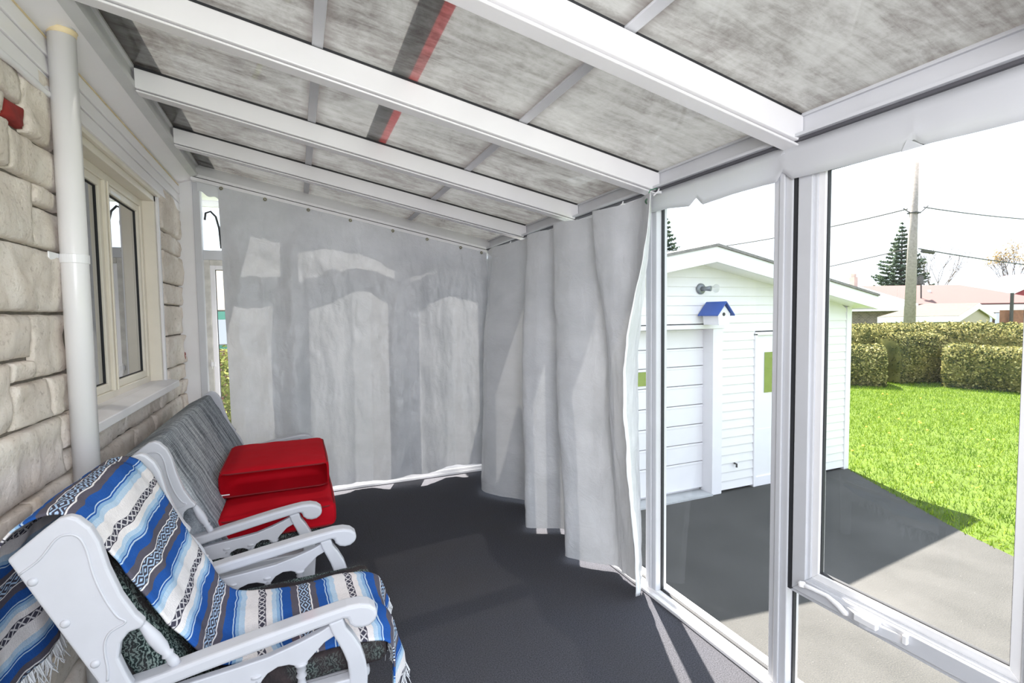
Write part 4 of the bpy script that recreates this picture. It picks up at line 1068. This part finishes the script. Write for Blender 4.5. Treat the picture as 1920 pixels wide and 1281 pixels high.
hedge('hedge', 'taller long hedge standing behind the two lower hedges', [(15.2,12.4),(17.0,11.0),(18.6,10.0),(19.5,8.6),(20.0,6.5),(20.4,4.0)], 1.6, -0.72, 1.72, 26000, 0.038, M['hedge'], group='clipped hedges behind the lawn')
hedge('hedge', 'dark hedge corner filling the gap between the two lower hedges', [(16.4,9.75),(17.2,9.5),(18.0,9.3)], 1.1, -0.72, 1.45, 9000, 0.035, M['hedge'], group='clipped hedges behind the lawn')

# lawn blades
def blades():
    n = 110000
    X = RNG.uniform(4.6, 18.5, n)**1.0; Y = RNG.uniform(0.8, 10.5, n)
    xe = np.interp(Y, [-0.4,2.316,2.79,4.55,5.2,10.5], [4.3,5.776,5.972,6.95,7.3,7.3])
    k = (X > xe-0.02) & ((Y < 4.6) | (X > 7.0)); X, Y = X[k], Y[k]; n = len(X)
    th = RNG.uniform(0, 2*PI, n); w = RNG.uniform(0.004, 0.009, n); h = RNG.uniform(0.03, 0.075, n)
    dx, dy = np.cos(th)*w, np.sin(th)*w; lx, ly = RNG.normal(0, 0.022, n), RNG.normal(0, 0.022, n)
    z0 = np.full(n, -0.71)
    V = np.stack([np.stack([X-dx, Y-dy, z0], 1), np.stack([X+dx, Y+dy, z0], 1), np.stack([X+lx, Y+ly, z0+h], 1)], 1).reshape(-1, 3)
    mb = MB(); mb.v = list(map(tuple, V)); mb.f = [(3*i, 3*i+1, 3*i+2) for i in range(n)]
    return mb
tag(obj('grass', blades(), M['grass']), 'bright green spring grass of the lawn beside the driveway', 'grass', kind='stuff')
dn = MB()
for k in range(46):
    x, y = RNG.uniform(6.8, 14), RNG.uniform(2.2, 8.5)
    if y > 4.2 and x < 7.6: continue
    dn.lathe((x,y,-0.665),(x,y,-0.645),[(0,0.006),(0.4,0.02),(1,0.012)], 7)
tag(obj('dandelions', dn, M['yellow']), 'yellow dandelion heads dotted over the lawn', 'flowers', kind='stuff')

def spruce(loc, h, r, label, n, seed):
    rg = np.random.default_rng(seed); x0, y0, z0 = loc
    root = thing('spruce_tree', label, 'tree', loc, 'dark spruces beyond the garage roof')
    obj('trunk', MB().tube([(x0,y0,z0),(x0,y0,z0+h*0.97)], [h*0.022, 0.02], 8), M['bark'], root)
    lv, lf = [], []; brm = MB()
    tiers = 26
    for k in range(tiers):
        t = k/(tiers-1); zz = z0+h*(0.12+0.86*t); rad = r*(1-t)**0.85*rg.uniform(0.85, 1.12)+0.05
        nb = max(4, int(13*(1-t)+4))
        for b in range(nb):
            th = 2*PI*(b+rg.uniform(-.4, .4))/nb; L_ = rad*rg.uniform(0.75, 1.1); dr = -0.10*L_; up = 0.12*L_
            e = np.array([math.cos(th), math.sin(th), 0])
            m = max(6, int(n*L_/r)); s = rg.uniform(0.1, 1, m)**0.8
            P = np.array([x0, y0, zz])+e*(s*L_)[:, None]; P[:, 2] += dr*np.sin(s*PI*0.8)+up*s*s
            wd_ = 0.16*L_*(1.05-s)+0.05
            side = np.array([-e[1], e[0], 0]); P += side*(rg.normal(0, 1, m)*wd_)[:, None]; P[:, 2] += rg.normal(-0.05, 0.05, m)
            leaf_cloud(lv, lf, P, np.tile(np.array([e[0]*0.3, e[1]*0.3, 1.0]), (m, 1)), 0.105*h/8, rg)
    mb = MB(); mb.v, mb.f = lv, lf; obj('needles', mb, M['spruce'], root)
spruce((62.4, 35.5, GZ), 12.0, 4.0, 'dark green spruce rising behind the utility pole', 170, 3)
spruce((35.5, 42.6, GZ), 12.6, 3.4, 'spruce top showing over the left slope of the garage roof', 120, 5)

def bare_tree(loc, h, label, seed, spread=0.45, mat=None, buds=0):
    rg = random.Random(seed); root = thing('bare_tree', label, 'tree', loc, 'leafless spring trees in the distance')
    mb = MB(); tips = []
    def grow(p, d, l, r, dep):
        q = p+d*l; mid = p+d*l*0.5+Vector((rg.uniform(-1, 1), rg.uniform(-1, 1), 0))*l*0.06
        mb.tube([p, mid, q], [r, r*0.85, r*0.7], 5, False)
        if dep == 0: tips.append(q); return
        for k in range(rg.choice((2, 3, 3))):
            nd = (d+Vector((rg.uniform(-1, 1), rg.uniform(-1, 1), rg.uniform(-0.15, 0.6)))*spread).normalized()
            grow(q, nd, l*rg.uniform(0.62, 0.82), r*0.62, dep-1)
    for k in range(3):
        grow(Vector(loc), Vector((rg.uniform(-.25, .25), rg.uniform(-.25, .25), 1)).normalized(), h*0.3, h*0.010, 5)
    obj('branches', mb, M['bark'], root)
    if buds:
        P = np.array([tuple(t) for t in tips]); P = np.repeat(P, buds, 0)+RNG.normal(0, h*0.03, (len(P)*buds, 3))
        lv, lf = [], []; leaf_cloud(lv, lf, P, np.tile([0, 0, 1.0], (len(P), 1)), h*0.012, RNG)
        b = MB(); b.v, b.f = lv, lf; obj('buds', b, M['budding'], root)
bare_tree((80.0, 41.0, GZ), 11.0, 'leafless tree standing above the long pink roof', 4)
bare_tree((84.0, 35.5, GZ), 10.5, 'pale budding tree at the right edge above the red house', 9, 0.5, None, 3)
bare_tree((54.0, 37.5, GZ), 5.2, 'small reddish tree just right of the casement post above the garage eave', 12, 0.5, None, 4)

# bushes beyond the far wall
def bush(name, label, c, rx_, ry_, h, n, size, mat):
    root = thing(name, label, 'bush', (c[0], c[1], GZ))
    u = RNG.normal(0, 1, (n, 3)); u /= np.linalg.norm(u, axis=1)[:, None]; rr_ = RNG.uniform(0.75, 1.03, (n, 1))
    P = u*rr_*np.array([rx_, ry_, h/2])+np.array([c[0], c[1], GZ+h/2]); P[:, 2] = np.maximum(P[:, 2], GZ+0.05)
    lv, lf = [], []; leaf_cloud(lv, lf, P, u, size, RNG); mb = MB(); mb.v, mb.f = lv, lf; obj('foliage', mb, mat, root)
    st_ = MB()
    for k in range(9):
        a = RNG.uniform(0, 2*PI); st_.tube([(c[0],c[1],GZ),(c[0]+0.4*rx_*math.cos(a),c[1]+0.4*ry_*math.sin(a),GZ+h*0.45),(c[0]+0.75*rx_*math.cos(a),c[1]+0.75*ry_*math.sin(a),GZ+h*0.75)], [0.02, 0.012, 0.006], 5)
    obj('stems', st_, M['bark'], root)
bush('shrub', 'yellow green shrub outside the gap left of the back curtain', (-0.75, 6.9), 0.75, 0.8, 1.85, 9000, 0.03, M['bush'])

# ================================================================== NEIGHBOURS
# house beyond the back curtain
nh = thing('house', 'white neighbouring house with green trim and brick base, seen left of the back curtain', 'house', (-2.0, 14.0, GZ))
obj('brick_base', MB().box(-8, 2.0, 12.0, 18, GZ, 0.92), M['brick'], nh)
obj('upper_wall', MB().box(-8, 2.0, 12.02, 18, 0.92, 1.62), M['siding'], nh)
rf = MB(); rf.hexa([(-8.4,11.4,1.60),(2.4,11.4,1.60),(2.4,16,2.75),(-8.4,16,2.75)], [(-8.4,11.4,1.66),(2.4,11.4,1.66),(2.4,16,2.83),(-8.4,16,2.83)])
obj('roof', rf, M['beigeroof'], nh)
obj('eave_fascia', MB().box(-8.4, 2.4, 11.38, 11.42, 1.47, 1.63), M['greentrim'], nh)
wf_ = obj('window_frame', MB().box(-2.2, -2.1, 11.95, 12.0, 0.92, 1.5).box(-1.30, -1.2, 11.95, 12.0, 0.92, 1.5).box(-2.2, -1.2, 11.95, 12.0, 0.86, 0.94), M['greentrim'], nh)
obj('window_pane', MB().box(-2.1, -1.30, 11.98, 11.999, 0.94, 1.5), M['darkglass'], wf_)
# eave of this house beyond the porch end
ev = struct('trim_2', (-1.5, 5.3, 2.68))
em = MB()
for k in range(8): em.box(-4.0, -0.20, 4.73+k*0.15, 4.73+k*0.15+0.145, 2.68, 2.71)
obj('soffit_board', em, M['soffit'], ev); obj('eave_fascia', MB().box(-4.0, -0.18, 5.93, 5.97, 2.62, 2.86).box(-0.20, -0.18, 4.73, 5.95, 2.66, 2.86), M['trimwhite'], ev)
# shed behind the hedge
sh = thing('shed', 'low beige garage with pale gable roof just behind the hedge', 'shed', (27.5, 14.0, GZ))
def far_pt(px, py, D):
    d = (px-960)/950.5*R_-(py-640.5)/950.5*U_+W_; return np.array(EYE)+d*D
A = far_pt(1645, 596, 24.5); B = far_pt(1797, 594, 24.5); C_ = far_pt(1836, 571, 26.0); E_ = far_pt(1866, 594, 27.5)
# long eave from A to B, gable end B..E, ridge from C back along the A-B direction
ab = (B-A); abn = ab/np.linalg.norm(ab); be = E_-B; ben = be/np.linalg.norm(be)
ze = float((A[2]+B[2]+E_[2])/3); A[2] = B[2] = E_[2] = ze
zr_ = float(C_[2]); Cm = (B+E_)/2; Cm[2] = zr_; A2 = A+be; A2[2] = ze
Ra = (A+A2)/2+abn*1.15; Ra[2] = zr_
def slab4(mb, a, b, c, d, th=0.08):
    n = np.cross(b-a, d-a); n /= np.linalg.norm(n); n = n if n[2] > 0 else -n
    mb.hexa([a, b, c, d], [a+n*th, b+n*th, c+n*th, d+n*th]); return mb
mb = MB(); slab4(mb, A, B, Cm, Ra); slab4(mb, E_, A2, Ra, Cm); mb.add([A, A2, Ra, A+[0,0,.05], A2+[0,0,.05], Ra+[0,0,.05]], [(0,1,2),(3,4,5),(0,1,4,3)])
obj('roof', mb, M['beigeroof'], sh)
def inset_pt(p, q, f): return p+(q-p)*f
ctr_ = (A+E_)/2
w_ = [inset_pt(p, ctr_, 0.10) for p in (A, B, E_, A2)]
mb = MB(); low = [np.array([p[0], p[1], GZ]) for p in w_]; top = [np.array([p[0], p[1], ze-0.05]) for p in w_]
mb.hexa(low, top); g0, g1 = top[1], top[2]; gm = (g0+g1)/2; gm[2] = zr_-0.08
mb.add([g0, g1, gm, g0-abn*0.2, g1-abn*0.2, gm-abn*0.2], [(0,1,2),(3,5,4),(0,2,5,3),(1,4,5,2)])
obj('walls', mb, M['beige'], sh)
mb = MB()
def beam(a, b, hgt=0.22, th=0.05):
    d = b-a; s = np.cross(d, [0, 0, 1]); s = s/np.linalg.norm(s)*th
    dz = np.array([0, 0, hgt]); mb.hexa([a-dz, b-dz, b-dz+s, a-dz+s], [a+[0,0,.06], b+[0,0,.06], b+s+[0,0,.06], a+s+[0,0,.06]])
beam(A, B); beam(B, Cm); beam(Cm, E_)
obj('fascia', mb, M['trimwhite'], sh)
# long house with pink roof
ph = thing('house', 'long bungalow with pink shingle roof and pale gable beyond the hedge', 'house', (46, 26, GZ))
D1, D2 = 38.0, 44.0
e0, e1, r0, r1, e2 = far_pt(1560, 606, 36), far_pt(1990, 572, 36), far_pt(1612, 537, 42), far_pt(1798, 539, 42), far_pt(1940, 571, 42)
e0 = far_pt(1722, 571, 36); zE = (e0[2]+e1[2])/2; e0[2] = e1[2] = zE; zR = (r0[2]+r1[2])/2; r0[2] = r1[2] = zR
mb = MB(); slab4(mb, e0, e1, r1, r0, 0.12); e1b = e1+(r1-e1)*[2.0, 2.0, 0]; e1b[2] = zE
e1b = far_pt(1935, 571, 46); e1b[2] = zE
slab4(mb, r0+[0,0,0], r1, e1b, e0+(r0-e0)*[2, 2, 0], 0.1)
obj('roof', mb, M['pinkroof'], ph)
gl0 = far_pt(1575, 600, 36.5); gl0[2] = zE
mb = MB(); glw = [gl0, e0, r0]
back = (r0-e0)*0.9; back[2] = 0
bk = np.array([3.0, 5.5, 0])
mb.add([gl0, e0, r0-[0,0,.06], gl0+bk, e0+bk, r0-[0,0,.06]+bk*0.3], [(0,1,2),(3,5,4),(0,2,5,3)])
obj('gable', mb, M['siding'], ph)
mb = MB(); d_ = e0-gl0
def beam2(mb, a, b, hgt, th):
    d = b-a; s = np.cross(d, [0, 0, 1]); s = s/np.linalg.norm(s)*th; dz = np.array([0, 0, hgt])
    mb.hexa([a-dz, b-dz, b-dz+s, a-dz+s], [a, b, b+s, a+s]); return mb
beam2(mb, r0+[0,0,.1], e0+[0,0,.12], 0.4, 0.15); beam2(mb, e0, e1, 0.55, 0.15); beam2(mb, gl0, e0, 0.35, 0.12)
obj('fascia', mb, M['trimwhite'], ph)
mb = MB(); q = np.array([0.5, 0.9, 0]); P0 = np.array([gl0[0], gl0[1], 0]); P1 = np.array([e0[0], e0[1], 0]); P2 = np.array([e1[0], e1[1], 0])
def wallseg(mb, a, b, z0, z1, th=0.4):
    d = b-a; s = np.cross(d, [0, 0, 1]); s = s/np.linalg.norm(s)*th; s = s if s[1]+s[0] > 0 else -s
    mb.hexa([(a[0],a[1],z0),(b[0],b[1],z0),(b[0]+s[0],b[1]+s[1],z0),(a[0]+s[0],a[1]+s[1],z0)], [(a[0],a[1],z1),(b[0],b[1],z1),(b[0]+s[0],b[1]+s[1],z1),(a[0]+s[0],a[1]+s[1],z1)]); return mb
off = np.array([0.6, 0.8, 0])
wallseg(mb, P0+off, P1+off, GZ, zE-0.1); wallseg(mb, P1+off, P2+off, GZ, zE-0.3); obj('brick_wall', mb, M['greybrick'], ph)
mb = MB()
for f0, f1 in ((0.52, 0.58), (0.60, 0.635)):
    wallseg(mb, P1+off*0.9+(P2-P1)*f0, P1+off*0.9+(P2-P1)*f1, 0.0, zE-0.6, 0.1)
obj('patio_window', mb, M['darkglass'], ph)
mb = MB(); wallseg(mb, P1+off*0.85+(P2-P1)*0.64, P1+off*0.85+(P2-P1)*0.665, GZ, zE-0.5, 0.1); obj('white_post', mb, M['trimwhite'], ph)
ck = far_pt(1600, 537, 43.5); obj('chimney', MB().box(ck[0]-0.22, ck[0]+0.22, ck[1]-0.22, ck[1]+0.22, zR-0.6, zR+0.95).box(ck[0]-0.15, ck[0]+0.15, ck[1]-0.15, ck[1]+0.15, zR+0.95, zR+1.25), simple('chimney_brick', 'b9a59c', 0.9, var=0.1), ph)
# antenna-like rooftop unit on a mast
mv = far_pt(1727, 566, 37.6); mt = far_pt(1727, 530, 37.6)
obj('roof_mast', MB().tube([mv, mt], 0.05, 6), M['steel'], ph)
bxm = MB()
for k in range(5):
    z = mt[2]-0.15+k*0.16; bxm.box(mt[0]-0.5+0.05*k, mt[0]+0.45-0.08*k, mt[1]-0.03, mt[1]+0.03, z, z+0.06)
bxm.box(mt[0]-0.35, mt[0]-0.05, mt[1]-0.2, mt[1]+0.2, mt[2]-0.1, mt[2]+0.45)
obj('roof_aerial', bxm, M['steel'], ph)
vt = far_pt(1742, 552, 39.5); obj('roof_vent', MB().tube([vt-[0,0,.3], vt+[0,0,.35]], 0.12, 8), M['ledger'], ph)
# red house to the right
rh = thing('house', 'red sided house with white eaves at the right edge beyond the hedge', 'house', (57, 25, GZ))
a = far_pt(1876, 556, 48); b = far_pt(1996, 505, 48); c = far_pt(2120, 556, 48)
bkk = np.array([6.0, 7.0, 0])
mb = MB(); mb.add([a, c, b, a+bkk, c+bkk, b+bkk], [(0,1,2),(3,5,4),(0,2,5,3),(1,4,5,2)])
wallseg(mb, np.array([a[0]+.5, a[1], 0]), np.array([c[0], c[1], 0]), GZ, a[2]+0.05, 6.0); obj('walls', mb, M['redsiding'], rh)
mb = MB(); beam2(mb, a+[-.3,-.3,.1], b+[-.2,-.3,.25], 0.35, -0.3); beam2(mb, b+[-.2,-.3,.25], c+[0,-.3,.1], 0.35, -0.3); obj('fascia', mb, M['trimwhite'], rh)
# fence piece right of the shed
fb = thing('fence', 'brown board fence right of the shed above the hedge', 'fence', tuple(far_pt(1880, 600, 33)*[1,1,0]+[0,0,GZ]))
f0, f1 = far_pt(1876, 600, 33), far_pt(1960, 600, 33)
mb = MB(); wallseg(mb, f0, f1, GZ, 1.35, 0.08); obj('boards', mb, simple('brown_boards', '8a5f4c', 0.9, var=0.2), fb)
fp = far_pt(1896, 600, 32.8); obj('post', MB().tube([(fp[0],fp[1],GZ),(fp[0],fp[1],2.45)], 0.10, 8), M['steel'], fb)

# utility pole and wires
PB = far_pt(1702, 700, 22.0); PB[2] = GZ; PT = far_pt(1711, 312, 22.0)
PT = np.array([PB[0]+0.06, PB[1]-0.03, PT[2]])
up = thing('utility_pole', 'tall weathered wooden utility pole behind the hedge', 'pole', tuple(PB))
obj('pole', MB().tube([PB, PT], [0.235, 0.125], 16), M['polewood'], up, smooth=True)
zw1 = far_pt(1713, 395, 22.0)[2]; zw2 = far_pt(1713, 468, 22.0)[2]
hw = MB(); hw.tube([(PT[0]-0.3,PT[1]+0.25,zw1+0.05),(PT[0]-0.16,PT[1]+0.12,zw1-0.12),(PT[0],PT[1]-0.17,zw1-0.22),(PT[0]+0.2,PT[1]-0.2,zw1-0.12),(PT[0]+0.42,PT[1]-0.3,zw1+0.1)], 0.022, 6)
hw.box(PT[0]-0.18, PT[0]+0.18, PT[1]-0.18, PT[1]+0.18, zw1-0.2, zw1-0.15)
obj('wire_bracket', hw, M['steel'], up)
def wire(a, b, sag, r, label, mat='steel', name='overhead_wire'):
    a, b = np.array(a), np.array(b); pts = []
    for k in range(25):
        t = k/24; p = a+(b-a)*t; p[2] -= sag*4*t*(1-t); pts.append(tuple(p))
    return tag(obj(name, MB().tube(pts, r, 5), M[mat]), label, 'wire', 'overhead wires at the utility pole')
top1 = np.array([PT[0], PT[1], zw1]); top2 = np.array([PT[0], PT[1], zw2])
wire(top1+[-.25,.1,0], far_pt(1205, 478, 30), 0.3, 0.026, 'upper overhead wire running left from the utility pole over the garage roof')
wire(top1+[.3,-.2,.05], far_pt(2050, 416, 26), 0.15, 0.024, 'upper overhead wire running right from the utility pole')
wire(top2+[-.2,.1,0], far_pt(1205, 560, 30), 0.2, 0.022, 'lower overhead wire running left from the utility pole')
w3 = wire(top2+[.2,-.1,0], far_pt(2050, 508, 26), 0.12, 0.026, 'lower thicker overhead wire with splice box running right from the utility pole')
s0, s1 = far_pt(1729, 471, 22.4), far_pt(1750, 474, 22.6)
obj('splice_box', MB().tube([s0, s1], 0.075, 8), M['steel'], w3)
